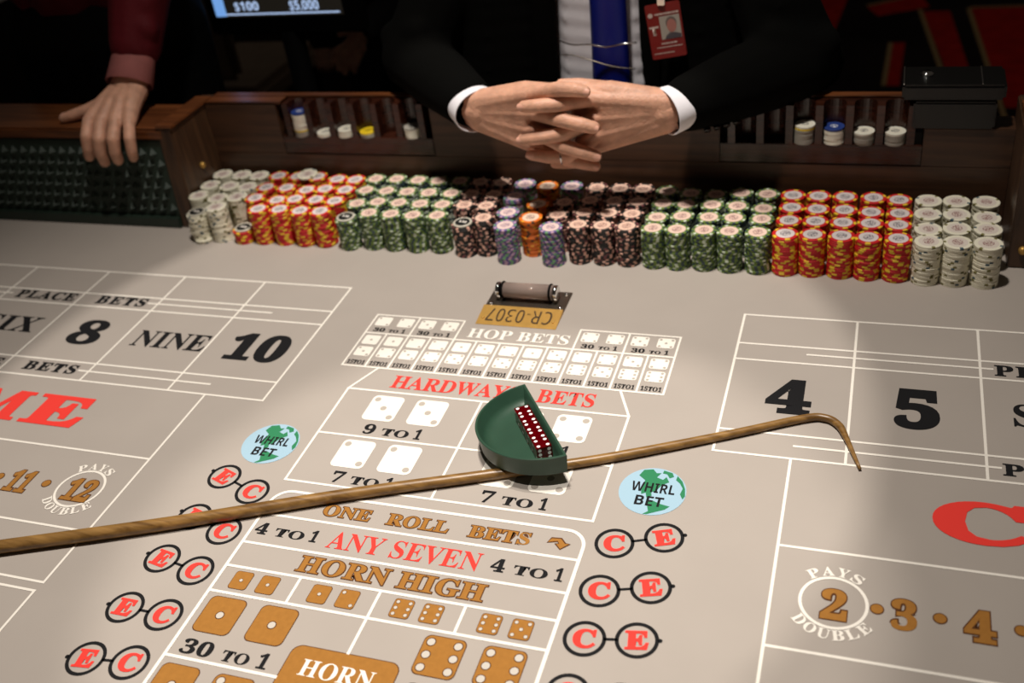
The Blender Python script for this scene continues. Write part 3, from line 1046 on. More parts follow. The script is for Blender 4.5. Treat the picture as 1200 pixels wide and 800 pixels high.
dm_, pv, pf = None, [], []
bm = bmesh.new()
S_ = 0.0202
bmesh.ops.create_cube(bm, size=S_)
bmesh.ops.bevel(bm, geom=bm.edges[:], offset=0.0006, segments=1, affect='EDGES')
die_me = bpy.data.meshes.new('die')
bm.to_mesh(die_me)
bm.free()
die_me.materials.append(M['die'])
h_ = S_ / 2 + 0.00008
faces6 = [((0, 0, 1), (1, 0, 0), 4), ((0, 0, -1), (1, 0, 0), 3), ((1, 0, 0), (0, 1, 0), 6), ((-1, 0, 0), (0, 1, 0), 1), ((0, 1, 0), (1, 0, 0), 5), ((0, -1, 0), (1, 0, 0), 2)]
pip_me = []
for nn, tt, k in faces6:
    nn, tt = Vector(nn), Vector(tt)
    ss = nn.cross(tt)
    for a, b in PIPS[k]:
        c = nn * h_ + tt * a * 0.0060 + ss * b * 0.0060
        pip_me.append(meshdata('pip', [c + (tt * cos(2 * pi * q / 16) + ss * sin(2 * pi * q / 16)) * 0.0023 for q in range(16)], [list(range(16))], M['pip']))
order = ['nearest', 'second nearest', 'middle', 'second farthest', 'farthest']
e1 = u
basis = Matrix((tuple(u) + (0,), tuple(nrm) + (0,), tuple(u.cross(nrm)) + (0,), (0, 0, 0, 1))).transposed()
if u.cross(nrm).z < 0:
    basis = Matrix((tuple(u) + (0,), tuple(-nrm) + (0,), (0, 0, 1, 0), (0, 0, 0, 1))).transposed()
for i in range(5):
    off = u * ((2 - i) * 0.0204 + 0.0085) + nrm * 0.0196 + Vector((0, 0, 0.0087 + S_ / 2 + 0.0001))
    d = bpy.data.objects.new('die', die_me)
    C.objects.link(d)
    d.matrix_world = DM @ Matrix.Translation(off) @ basis
    tag(d, f'clear red die with white spots, {order[i]} of five in the dish', 'die', 'dice in the green dish')
    for pm in pip_me:
        p = bpy.data.objects.new('pip', pm)
        C.objects.link(p)
        p.parent = d

# ------------------------------------------------------------------ numbered brass plate with a glass roller
plate = tag(empty('number_plate', (-0.01, 1.248, 0)), 'brass plate marked CR-0307 with a glass roller, screwed to the felt', 'plate')
PX0, PX1 = -0.0745, 0.0545
box('base_plate', PX0, PX1, 1.2425, 1.2975, 0.0002, 0.0025, M['steel'], plate, bev=0.0006)
# bevelled front strip
bs = mesh('brass_strip', [(PX0, 1.1975, 0.0004), (PX1, 1.1975, 0.0004), (PX1, 1.2425, 0.0062), (PX0, 1.2425, 0.0062), (PX0, 1.2425, 0.0004), (PX1, 1.2425, 0.0004)],
          [[0, 1, 2, 3], [3, 2, 5, 4], [0, 3, 4], [1, 5, 2], [0, 4, 5, 1]], M['brass'], plate)
mw = Matrix.Translation((-0.010, 1.2205, 0.0041)) @ Matrix.Rotation(math.atan2(0.0058, 0.045), 4, 'X') @ Matrix.Rotation(pi, 4, 'Z')
text('plate_lettering', 'CR-0307', -0.052, 0.052, -0.0145, 0.0145, M['engrave'], 'sans', fat=-0.03, parent=bs, matrix=mw)
for x in (PX0 + 0.008, PX1 - 0.008):
    bm = bmesh.new()
    tube(bm, [(x, 1.252, 0.0025), (x, 1.252, 0.0042), (x, 1.252, 0.0055)], [0.004, 0.0038, 0.002], 12)
    from_bm('screw', bm, M['chrome'], plate, True)
    bm = bmesh.new()
    tube(bm, [(x, 1.290, 0.0025), (x, 1.290, 0.0042), (x, 1.290, 0.0055)], [0.004, 0.0038, 0.002], 12)
    from_bm('screw', bm, M['chrome'], plate, True)
    bm = bmesh.new()
    tube(bm, [(x, 1.2125, 0.0022), (x, 1.2125, 0.0036), (x, 1.2125, 0.0042)], [0.0022, 0.002, 0.001], 10)
    from_bm('brass_pin', bm, M['brass'], plate, True)
cy_, cz_, cr_ = 1.272, 0.0165, 0.0135
tube_obj('glass_roller', [(-0.05, cy_, cz_), (0.031, cy_, cz_)], cr_ - 0.001, M['vial'], plate, 24)
tube_obj('roller_core', [(-0.049, cy_, cz_), (0.030, cy_, cz_)], 0.0045, M['steel'], plate, 12)
for a, b in ((-0.0615, -0.0545), (-0.0525, -0.0485), (0.0255, 0.0295), (0.0325, 0.039)):
    inner = a in (-0.0525, 0.0255)
    tube_obj('roller_band' if inner else 'roller_cap', [(a, cy_, cz_), (a + 0.001, cy_, cz_), (b - 0.001, cy_, cz_), (b, cy_, cz_)],
             [cr_ - 0.001, cr_ + 0.0006, cr_ + 0.0006, cr_ - 0.001] if inner else [cr_ - 0.003, cr_ - 0.0012, cr_ - 0.0012, cr_ - 0.003],
             M['plastic'] if inner else M['chrome'], plate, 20)
for x in (-0.058, 0.0355):
    box('roller_bracket', x - 0.003, x + 0.003, cy_ - 0.009, cy_ + 0.009, 0.0025, 0.012, M['steel'], plate, bev=0.001)

# ------------------------------------------------------------------ black drop box on the right of the rail
db = tag(empty('drop_box', (0.59, 1.62, 0.16)), 'black lacquered drop box with chrome lock on the right rail', 'box')
box('box_body', 0.536, 0.652, 1.569, 1.64, 0.161, 0.204, M['blackgloss'], db, bev=0.003)
lid = box('box_lid', 0.518, 0.662, 1.570, 1.650, 0.206, 0.230, M['blackgloss'], db, bev=0.004)
bm = bmesh.new()
tube(bm, [(0.552, 1.612, 0.229), (0.552, 1.612, 0.234), (0.552, 1.612, 0.236)], [0.0095, 0.0095, 0.006], 18)
from_bm('lock', bm, M['chrome'], lid, True)
box('chrome_trim', 0.519, 0.5205, 1.575, 1.645, 0.2295, 0.2315, M['chrome'], lid, bev=0.0003)
box('chrome_trim', 0.628, 0.6292, 1.575, 1.645, 0.2295, 0.2315, M['chrome'], lid, bev=0.0003)

# ------------------------------------------------------------------ betting limit screen and a chair behind
mon = tag(empty('limit_screen', (-0.66, 1.95, -0.72)), 'dark flat screen showing table limits, standing behind the table', 'screen')
bz = box('screen_housing', -0.93, -0.55, 1.93, 1.96, 0.205, 0.50, M['plastic'], mon, bev=0.006)
mesh('screen_display', [(-0.905, 1.9295, 0.245), (-0.592, 1.9295, 0.245), (-0.592, 1.9295, 0.48), (-0.905, 1.9295, 0.48)], [[0, 1, 2, 3]], M['glowdark'], bz)
mesh('screen_bar', [(-0.905, 1.929, 0.247), (-0.878, 1.929, 0.247), (-0.878, 1.929, 0.48), (-0.905, 1.929, 0.48)], [[0, 1, 2, 3]], M['glowblue'], bz)
mesh('screen_line', [(-0.878, 1.929, 0.2495), (-0.60, 1.929, 0.2495), (-0.60, 1.929, 0.2525), (-0.878, 1.929, 0.2525)], [[0, 1, 2, 3]], M['glowtext'], bz)
up_ = Matrix.Rotation(pi / 2, 4, 'X')
text('screen_lettering', '$100', -0.03, 0.03, -0.011, 0.011, M['glowtext'], 'sans', parent=bz, matrix=Matrix.Translation((-0.823, 1.9288, 0.267)) @ up_)
text('screen_lettering', '$5,000', -0.035, 0.035, -0.012, 0.012, M['glowtext'], 'sans', parent=bz, matrix=Matrix.Translation((-0.682, 1.9288, 0.266)) @ up_)
tube_obj('stand_post', [(-0.74, 1.95, -0.70), (-0.74, 1.95, 0.21)], 0.025, M['plastic'], mon)
tube_obj('stand_foot', [(-0.74, 1.95, -0.72), (-0.74, 1.95, -0.705), (-0.74, 1.95, -0.70)], [0.16, 0.16, 0.15], M['plastic'], mon, 28)

ch = tag(empty('bar_chair', (-1.28, 2.36, -0.72)), 'dark taupe vinyl chair back behind the maroon sleeve', 'chair')
box('backrest', -1.42, -1.17, 2.31, 2.36, -0.06, 0.40, M['chairm'], ch, bev=0.02)
box('seat', -1.45, -1.14, 2.34, 2.74, -0.16, -0.09, M['chairm'], ch, bev=0.02)
for x in (-1.42, -1.17):
    for y in (2.37, 2.71):
        tube_obj('leg', [(x, y, -0.72), (x, y, -0.15)], 0.014, M['plastic'], ch, 10)

# ------------------------------------------------------------------ people
def blob(chains, voxel, smooth=6, ells=()):
    """one continuous surface: chains of [(x,y,z,r),...] swept with spheres and ellipsoids (centre, radii), united by a voxel remesh"""
    bm = bmesh.new()
    src = bmesh.new()
    bmesh.ops.create_icosphere(src, subdivisions=2, radius=1)
    sv = [v.co.copy() for v in src.verts]
    sf = [[v.index for v in f.verts] for f in src.faces]
    src.free()
    V, F = [], []

    def ball(c, r):
        k = len(V)
        V.extend([(c[0] + p.x * r[0], c[1] + p.y * r[1], c[2] + p.z * r[2]) for p in sv])
        F.extend([[k + i for i in f] for f in sf])
    for ch_ in chains:
        for a, b in zip(ch_[:-1], ch_[1:]):
            A, B = Vector(a[:3]), Vector(b[:3])
            L = (B - A).length
            n = max(2, int(L / (0.28 * min(a[3], b[3]))))
            for i in range(n + 1):
                t = i / n
                p = A.lerp(B, t)
                r = a[3] * (1 - t) + b[3] * t
                ball(p, (r, r, r))
    for c, r in ells:
        ball(c, r)
    bm.free()
    me = bpy.data.meshes.new('blob')
    me.from_pydata(V, [], F)
    o = bpy.data.objects.new('blob', me)
    C.objects.link(o)
    md = o.modifiers.new('r', 'REMESH')
    md.mode = 'VOXEL'
    md.voxel_size = voxel
    ms = o.modifiers.new('s', 'SMOOTH')
    ms.factor = 0.5
    ms.iterations = smooth
    bpy.context.view_layer.update()
    out = bpy.data.meshes.new_from_object(o.evaluated_get(bpy.context.evaluated_depsgraph_get()))
    bpy.data.objects.remove(o)
    bpy.data.meshes.remove(me)
    return out


def join_blobs(name, meshes, m, parent):
    bm = bmesh.new()
    for me in meshes:
        bm.from_mesh(me)
        bpy.data.meshes.remove(me)
    return from_bm(name, bm, m, parent, smooth=True)


def nail(name, p, d, up, r, parent):
    """finger nail: small curved plate near the tip p, finger direction d, outward normal up"""
    d = Vector(d).normalized()
    up = Vector(up)
    up = (up - d * up.dot(d)).normalized()
    s = d.cross(up)
    v, f = [], []
    for i in range(5):
        for j in range(5):
            a = (j - 2) / 2 * 0.75
            l = (i - 2) / 2 * r * 0.75
            v.append(Vector(p) + d * l + s * sin(a) * r * 0.86 * (1 - 0.10 * (i == 4) * abs(j - 2)) + up * (cos(a) * r * 1.015 - 0.0002 * (i == 4)))
    for i in range(4):
        for j in range(4):
            f.append([i * 5 + j, i * 5 + j + 1, i * 5 + j + 6, i * 5 + j + 5])
    return v, f


def nails(lst, parent):
    V, F = [], []
    for p, d, up, r in lst:
        v, f = nail('n', p, d, up, r, parent)
        k = len(V)
        V += v
        F += [[k + i for i in q] for q in f]
    o = mesh('finger_nails', V, F, M['nail'], parent, smooth=True)
    return tag(o, None, None, kind='stuff')


def head(c, tilt=0.0):
    """head with brow, nose, lips, chin and ears around centre c, facing -y"""
    x, y, z = c
    E_ = [((x, y, z + 0.02), (0.076, 0.095, 0.105)), ((x, y - 0.025, z - 0.055), (0.058, 0.068, 0.065)), ((x, y - 0.055, z - 0.098), (0.028, 0.03, 0.022)),
          ((x, y - 0.097, z - 0.022), (0.013, 0.020, 0.017)), ((x, y - 0.088, z + 0.01), (0.009, 0.014, 0.03)), ((x, y - 0.084, z + 0.035), (0.05, 0.016, 0.01)),
          ((x, y - 0.084, z - 0.062), (0.024, 0.012, 0.006)), ((x, y - 0.083, z - 0.072), (0.021, 0.012, 0.006)),
          ((x - 0.078, y + 0.01, z + 0.0), (0.009, 0.018, 0.032)), ((x + 0.078, y + 0.01, z + 0.0), (0.009, 0.018, 0.032)),
          ((x - 0.042, y - 0.066, z - 0.02), (0.024, 0.02, 0.02)), ((x + 0.042, y - 0.066, z - 0.02), (0.024, 0.02, 0.02))]
    return blob([[(x, y + 0.03, z - 0.18, 0.058), (x, y + 0.015, z - 0.06, 0.055)]], 0.006, 4, E_)


def eyes_hair(c, parent, hm):
    x, y, z = c
    for s in (-1, 1):
        bm = bmesh.new()
        bmesh.ops.create_uvsphere(bm, u_segments=14, v_segments=10, radius=0.012)
        bmesh.ops.translate(bm, verts=bm.verts[:], vec=(x + s * 0.032, y - 0.079, z + 0.018))
        from_bm('eye', bm, M['eye'], parent, True)
    me = blob([], 0.006, 4, [((x, y + 0.022, z + 0.045), (0.084, 0.094, 0.09)), ((x, y + 0.05, z - 0.01), (0.074, 0.06, 0.08))])
    me.materials.append(hm)
    me.polygons.foreach_set('use_smooth', [True] * len(me.polygons))
    put(bpy.data.objects.new('hair', me), parent)


def cuff(name, c, axis, r, length, m, parent, flat_=0.82, thick=0.0022):
    """open shirt cuff: a slightly flared band round the axis, centred at c"""
    ax = Vector(axis).normalized()
    a = ax.cross(Vector((0, 0, 1))).normalized()
    b = a.cross(ax)
    v, f = [], []
    seg = 36
    prof = [(-length / 2, r * 0.96), (length / 2 - 0.001, r * 1.05), (length / 2, r * 1.05 - thick / 2), (length / 2 - 0.001, r * 1.05 - thick), (-length / 2, r * 0.96 - thick)]
    for t, q in prof:
        for k in range(seg):
            an = 2 * pi * k / seg
            v.append(Vector(c) + ax * t + a * cos(an) * q + b * sin(an) * q * flat_)
    for j in range(len(prof) - 1):
        for k in range(seg):
            f.append([j * seg + k, j * seg + (k + 1) % seg, (j + 1) * seg + (k + 1) % seg, (j + 1) * seg + k])
    return mesh(name, v, f, m, parent, smooth=True)


# ---- man in the black suit, hands folded over the chip bank
man = tag(empty('person', (0.02, 1.85, -0.72)), 'person in black suit, white shirt and blue tie with folded hands', 'person')
RW, LW = (-0.133, 1.480, 0.226), (0.176, 1.480, 0.226)
RE, LE = (-0.315, 1.655, 0.252), (0.352, 1.640, 0.240)
RS, LS = (-0.195, 1.80, 0.50), (0.24, 1.80, 0.50)


def fing(pts, r0, r1):
    n = len(pts)
    out = []
    for i, p in enumerate(pts):
        r = r0 + (r1 - r0) * i / (n - 1)
        out.append((*p, r * (1.06 if 0 < i < n - 1 else 1.0)))
    return out


fr = 0.0128
RF = {'index': [(-0.032, 1.460, 0.263), (0.022, 1.441, 0.279), (0.047, 1.437, 0.2795), (0.062, 1.438, 0.276)],
      'middle': [(-0.030, 1.460, 0.232), (0.022, 1.436, 0.231), (0.055, 1.430, 0.2255), (0.073, 1.432, 0.220)],
      'ring': [(-0.034, 1.460, 0.202), (0.020, 1.438, 0.185), (0.053, 1.432, 0.178), (0.072, 1.434, 0.171)],
      'little': [(-0.043, 1.462, 0.176), (0.016, 1.456, 0.153), (0.046, 1.451, 0.149), (0.065, 1.451, 0.145)]}
LF = {'index': [(0.065, 1.460, 0.255), (0.019, 1.440, 0.2545), (-0.015, 1.431, 0.2555), (-0.037, 1.433, 0.2535)],
      'middle': [(0.069, 1.460, 0.224), (0.022, 1.440, 0.206), (-0.015, 1.431, 0.203), (-0.045, 1.433, 0.198)],
      'ring': [(0.068, 1.460, 0.196), (0.022, 1.452, 0.162), (-0.011, 1.447, 0.162), (-0.039, 1.447, 0.165)],
      'little': [(0.063, 1.466, 0.172), (0.030, 1.470, 0.143), (0.005, 1.472, 0.139), (-0.010, 1.474, 0.137)]}


def one_hand(Fg, W, E, thumb, heel):
    m0 = [Fg[k][0] for k in ('index', 'middle', 'ring', 'little')]
    chs = [fing(Fg['index'], fr, 0.0100), fing(Fg['middle'], fr * 1.03, 0.0104), fing(Fg['ring'], fr, 0.0098), fing(Fg['little'], fr * 0.90, 0.0088)]
    wt = Vector(W)
    for i, p in enumerate(m0):
        o = Vector((0, 0, (1.5 - i) * 0.010))
        chs.append([(*(wt + o), 0.021), (*((wt + o) * 0.5 + Vector(p) * 0.5), 0.0165), (*p, 0.0128)])
    for i, (a, b) in enumerate(zip(m0[:-1], m0[1:])):
        for t in (0.25, 0.5, 0.75):
            q = Vector(a).lerp(Vector(b), t) + (wt - Vector(a)) * 0.14
            o = wt + Vector((0, 0, (1.5 - i - t) * 0.010))
            chs.append([(*o, 0.021), (*(o * 0.5 + q * 0.5), 0.0165), (*q, 0.0128)])
    # palm body and the base of the fingers, behind
    cen = Vector((0.02, 1.474, 0.205))
    for dz in (0.046, 0.024, 0.0, -0.03):
        chs.append([(*(wt + Vector((0, 0.004, dz * 0.3))), 0.021), (*(wt * 0.45 + cen * 0.55 + Vector((0, 0, dz))), 0.0175), (*(wt * 0.12 + cen * 0.88 + Vector((0, 0, dz * 1.15))), 0.0145)])
    el = Vector(E)
    d = (el - wt).normalized()
    chs.append([(*(wt - d * 0.004), 0.0225), (*(wt + d * 0.03), 0.0275), (*(wt + d * 0.12), 0.036)])
    chs.append([(*(wt + Vector((0, 0, 0.010))), 0.0225), (*(wt + d * 0.05 + Vector((0, 0, 0.008))), 0.027)])
    chs.append([(*(wt + Vector((0, 0, -0.012))), 0.0225), (*(wt + d * 0.05 + Vector((0, 0, -0.008))), 0.027)])
    chs.append(fing(thumb, 0.0150, 0.0100))
    chs.append([(*(wt + Vector((0, 0, -0.012))), 0.022), (*heel, 0.0165)])
    return blob(chs, 0.0017, 9)


Rth = [(-0.095, 1.485, 0.244), (-0.051, 1.490, 0.251), (-0.009, 1.490, 0.254), (0.018, 1.490, 0.252)]
Lth = [(0.139, 1.485, 0.242), (0.084, 1.487, 0.259), (0.042, 1.479, 0.269), (0.015, 1.474, 0.2725)]
rh = one_hand(RF, RW, RE, Rth, (-0.075, 1.472, 0.190))
lh = one_hand(LF, LW, LE, Lth, (0.100, 1.472, 0.186))
core = blob([[(*RW, 0.028), (*RE, 0.04), (*RS, 0.05), (0.02, 1.82, 0.50, 0.075), (*LS, 0.05), (*LE, 0.04), (*LW, 0.028)],
             [(0.02, 1.84, 0.50, 0.08), (0.02, 1.83, 0.2, 0.1), (0.02, 1.86, -0.15, 0.11)],
             [(-0.07, 1.86, -0.15, 0.085), (-0.10, 1.66, -0.20, 0.07), (-0.11, 1.62, -0.62, 0.045), (-0.11, 1.55, -0.685, 0.035)],
             [(0.11, 1.86, -0.15, 0.085), (0.14, 1.66, -0.20, 0.07), (0.15, 1.62, -0.62, 0.045), (0.15, 1.55, -0.685, 0.035)]], 0.010, 4)
HC = (0.02, 1.79, 0.735)
body = join_blobs('body', [rh, lh, core, head(HC)], M['skin'], man)
eyes_hair(HC, man, M['hair'])
up_r = (0, -1, 0.35)
nl = []
for Fg, ks in ((RF, ('index', 'middle', 'ring', 'little')), (LF, ('index', 'middle', 'ring'))):
    for k in ks:
        a, b = Vector(Fg[k][-2]), Vector(Fg[k][-1])
        nl.append((b + (b - a).normalized() * 0.0005, b - a, up_r, 0.0096 if k != 'little' else 0.0084))
nails(nl, man)
# wedding ring on the left ring finger
a, b = Vector(LF['ring'][1]), Vector(LF['ring'][2])
d = (b - a).normalized()
cpt = a.lerp(b, 0.35)
s1 = d.cross(Vector((0, 0, 1))).normalized()
s2 = d.cross(s1)
bm = bmesh.new()
tube(bm, [cpt + (s1 * cos(2 * pi * k / 24) + s2 * sin(2 * pi * k / 24)) * 0.0118 for k in range(25)], 0.0016, 8, False)
from_bm('finger_ring', bm, M['chrome'], man, True)
# jacket: two fronts, back, sleeves


def mixp(a, b, t):
    return tuple(Vector(a).lerp(Vector(b), t))


jk = blob([[(-0.19, 1.775, -0.25, 0.125), (-0.192, 1.775, 0.10, 0.118), (-0.160, 1.79, 0.46, 0.105)],
           [(0.205, 1.775, -0.25, 0.125), (0.205, 1.775, 0.10, 0.118), (0.19, 1.79, 0.46, 0.105)],
           [(0.02, 1.90, -0.25, 0.12), (0.02, 1.90, 0.2, 0.12), (0.02, 1.87, 0.46, 0.10)],
           [(-0.10, 1.83, 0.50, 0.075), (*RS, 0.078), (*mixp(RS, RE, 0.5), 0.070), (*RE, 0.062), (*mixp(RE, RW, 0.45), 0.056), (*mixp(RE, RW, 0.83), 0.046)],
           [(0.14, 1.83, 0.50, 0.075), (*LS, 0.078), (*mixp(LS, LE, 0.5), 0.072), (*LE, 0.066), (*mixp(LE, LW, 0.45), 0.058), (*mixp(LE, LW, 0.83), 0.046)],
           # elbow folds
           [(RE[0] - 0.035, RE[1] + 0.01, RE[2] + 0.035, 0.030), (RE[0] + 0.03, RE[1] - 0.03, RE[2] + 0.06, 0.022)],
           [(LE[0] + 0.04, LE[1] + 0.0, LE[2] + 0.03, 0.034), (LE[0] - 0.03, LE[1] - 0.03, LE[2] + 0.055, 0.022)],
           [(LE[0] + 0.03, LE[1] + 0.03, LE[2] - 0.01, 0.05), (LE[0] - 0.02, LE[1] + 0.02, LE[2] + 0.10, 0.05)]], 0.0055, 14)
join_blobs('jacket', [jk], M['suit'], man)
shirt = blob([[(0.02, 1.80, -0.2, 0.118), (0.02, 1.795, 0.15, 0.118), (0.02, 1.805, 0.50, 0.10), (0.02, 1.815, 0.57, 0.066)]], 0.006, 4)
join_blobs('shirt', [shirt], M['cotton'], man)
# lapels: thin folded strips along the jacket fronts
for s, cx, e0, e1 in ((-1, -0.190, -0.070, -0.048), (1, 0.205, 0.086, 0.092)):
    v, f = [], []
    for i in range(9):
        t = i / 8
        z = 0.10 + 0.40 * t
        e = e0 + (e1 - e0) * t
        for dx, dy in ((0, -0.004), (s * 0.022, -0.008), (s * 0.05 * (0.6 + 0.4 * t), -0.001)):
            x = e + dx
            yy = 1.777 - sqrt(max(0.0016, 0.117 ** 2 - (x - cx) ** 2))
            v.append((x, min(yy, 1.715) + dy, z))
    for i in range(8):
        for j in range(2):
            f.append([i * 3 + j, i * 3 + j + 1, i * 3 + j + 4, i * 3 + j + 3])
    o = mesh('lapel', v, f, M['suit'], man, smooth=True)
    o.modifiers.new('t', 'SOLIDIFY').thickness = 0.003
# tie
v, f = [], []
NZ = 24
for i in range(NZ + 1):
    t = i / NZ
    z = 0.02 + 0.50 * t
    hw = 0.037 * (1 - 0.25 * t)
    cxx = 0.036 + 0.012 * t
    for j in range(9):
        q = (j - 4) / 4
        x = cxx + hw * q
        v.append((x, 1.672 + 0.010 * q * q + 0.0015 * sin(9 * t + 2 * q), z))
for i in range(NZ):
    for j in range(8):
        f.append([i * 9 + j, i * 9 + j + 1, i * 9 + j + 10, i * 9 + j + 9])
o = mesh('tie', v, f, M['tie'], man, smooth=True)
o.modifiers.new('t', 'SOLIDIFY').thickness = 0.005
# tie chain: a bar and hanging chain
tube_obj('tie_chain', smooth_path([(-0.048, 1.676, 0.272), (-0.02, 1.668, 0.266), (0.012, 1.662, 0.268), (0.04, 1.660, 0.264), (0.07, 1.662, 0.268), (0.092, 1.668, 0.268)], 6), 0.0016, M['chrome'], man, 8)
tube_obj('tie_chain', smooth_path([(-0.045, 1.674, 0.246), (-0.02, 1.668, 0.247), (0.02, 1.661, 0.238), (0.055, 1.661, 0.228), (0.088, 1.668, 0.222)], 6), 0.0009, M['steel'], man, 8)
# cuffs
for W_, E_ in ((RW, RE), (LW, LE)):
    d = (Vector(W_) - Vector(E_)).normalized()
    cuff('shirt_cuff', Vector(W_) - d * 0.016, d, 0.0425, 0.036, M['cotton'], man)
# small black buttons on the left sleeve
for k in range(4):
    p = Vector(mixp(LE, LW, 0.50 + 0.075 * k)) + Vector((0.012, -0.026, -0.046 + 0.002 * k))
    bm = bmesh.new()
    tube(bm, [p, p + Vector((0.001, -0.003, -0.003))], [0.006, 0.005], 12)
    from_bm('sleeve_button', bm, M['blackgloss'], man, True)

# ---- identity badge clipped to the jacket
bd = tag(empty('identity_badge', (0.148, 1.648, 0.25)), 'red identity badge with photo and letter T clipped to black jacket', 'badge')
BM = Matrix.Translation((0.1465, 1.650, 0.2935)) @ Matrix.Rotation(radians(-7), 4, 'Y') @ Matrix.Rotation(radians(5), 4, 'Z') @ Matrix.Rotation(pi / 2 - 0.05, 4, 'X')


def bpoly(name, pts, z, m):
    return mesh(name, [BM @ Vector((x, y, z)) for x, y in pts], [list(range(len(pts)))], m, bd)


redm = mat('badge_red', srgb(140, 34, 30), 0.35)
pts = rrect(-0.0285, 0.0285, -0.045, 0.045, 0.003)
n = len(pts)
mesh('badge_card', [BM @ Vector((x, y, 0)) for x, y in pts] + [BM @ Vector((x, y, -0.0012)) for x, y in pts],
     [list(range(n)), list(range(n, 2 * n))[::-1]] + [[i, n + i, n + (i + 1) % n, (i + 1) % n] for i in range(n)], redm, bd)
bpoly('badge_photo', [(-0.008, -0.014), (0.025, -0.014), (0.025, 0.024), (-0.008, 0.024)], 0.0003, mat('photo_grey', srgb(190, 184, 172), 0.4))
bpoly('photo_shoulders', [(-0.003, -0.0138), (0.0245, -0.0138), (0.0245, -0.008), (0.017, -0.005), (0.006, -0.004), (0.0, -0.008)], 0.00045, mat('photo_suit', srgb(90, 86, 92), 0.4))
bpoly('photo_hair', circ(0.0105, 0.0115, 0.0105, 20, 0.0090), 0.0005, mat('photo_hair_grey', srgb(128, 116, 110), 0.4))
bpoly('photo_face', circ(0.0107, 0.0072, 0.0108, 20, 0.0078), 0.0006, mat('photo_face_tone', srgb(196, 132, 120), 0.4))
pale = mat('badge_print', srgb(225, 205, 195), 0.4)
text('badge_lettering', 'T', -0.0075, 0.0075, -0.0075, 0.0075, pale, 'sans', fat=0.02, parent=bd, matrix=BM @ Matrix.Translation((-0.0185, 0.002, 0.0004)))
bpoly('badge_emblem', circ(-0.0215, 0.0275, 0.004, 16), 0.0004, pale)
for y, x0, x1, hh in ((0.028, -0.014, 0.022, 0.0016), (-0.0205, -0.010, 0.016, 0.0013), (-0.0265, -0.018, 0.024, 0.0008), (-0.036, -0.024, 0.006, 0.0008)):
    k = 0
    x = x0
    while x < x1:
        wd = 0.002 + 0.0015 * ((k * 7) % 3)
        bpoly('badge_small_print', [(x, y - hh), (x + wd, y - hh), (x + wd, y + hh), (x, y + hh)], 0.0004, pale)
        x += wd + 0.0009
        k += 1
cl = BM @ Vector((0, 0.05, 0.001))
box('badge_clip', cl.x - 0.006, cl.x + 0.006, cl.y - 0.003, cl.y + 0.004, cl.z - 0.008, cl.z + 0.012, M['chrome'], bd, bev=0.001)

# ---- dealer in the maroon shirt, left hand on the rail
dl = tag(empty('person', (-1.1, 1.85, -0.72)), 'person in maroon shirt and black apron gripping the table rail', 'person')
W_ = (-0.868, 1.538, 0.236)
DF = {'index': [(-0.913, 1.462, 0.209), (-0.906, 1.434, 0.190), (-0.911, 1.432, 0.168), (-0.922, 1.438, 0.148)],
      'middle': [(-0.883, 1.458, 0.209), (-0.875, 1.429, 0.187), (-0.882, 1.427, 0.162), (-0.890, 1.437, 0.138)],
      'ring': [(-0.851, 1.458, 0.209), (-0.843, 1.429, 0.188), (-0.848, 1.427, 0.165), (-0.857, 1.437, 0.142)],
      'little': [(-0.824, 1.462, 0.206), (-0.811, 1.435, 0.187), (-0.814, 1.433, 0.165), (-0.822, 1.439, 0.147)]}
chs = [fing(DF['index'], 0.0126, 0.0104), fing(DF['middle'], 0.0132, 0.0108), fing(DF['ring'], 0.0126, 0.0103), fing(DF['little'], 0.0112, 0.0092)]
for i, k in enumerate(('index', 'middle', 'ring', 'little')):
    p = Vector(DF[k][0])
    o_ = Vector(((i - 1.5) * 0.012, 0, 0))
    chs.append([(*(Vector(W_) + o_), 0.023), (*((Vector(W_) + o_) * 0.5 + p * 0.5 + Vector((0, 0, 0.004))), 0.0185), (*p, 0.0135)])
ks = ('index', 'middle', 'ring', 'little')
for a, b in zip(ks[:-1], ks[1:]):
    for t in (0.25, 0.5, 0.75):
        q = Vector(DF[a][0]).lerp(Vector(DF[b][0]), t) + Vector((0, 0.012, 0.001))
        o_ = Vector(W_) + Vector(((ks.index(a) + t - 1.5) * 0.012, 0, 0))
        chs.append([(*o_, 0.023), (*(o_ * 0.5 + q * 0.5 + Vector((0, 0, 0.004))), 0.0185), (*q, 0.0135)])
chs.append([(-0.885, 1.545, 0.228, 0.018), (-0.915, 1.520, 0.219, 0.0165), (-0.948, 1.500, 0.213, 0.0122), (-0.972, 1.487, 0.209, 0.0112), (-0.990, 1.481, 0.206, 0.0090)])
chs.append([(-0.905, 1.515, 0.218, 0.017), (-0.913, 1.475, 0.209, 0.0135)])
ARM = [(*W_, 0.027), (-0.868, 1.60, 0.30, 0.036), (-0.862, 1.68, 0.42, 0.045)]
chs.append([(W_[0] - 0.014, W_[1], W_[2], 0.0235), (W_[0] - 0.006, 1.57, 0.27, 0.028)])
chs.append([(W_[0] + 0.014, W_[1], W_[2], 0.0235), (W_[0] + 0.006, 1.57, 0.27, 0.028)])
chs.append(ARM)
hand = blob(chs, 0.0018, 8)
DS = (-0.93, 1.83, 0.66)
DEL = (-0.855, 1.71, 0.44)
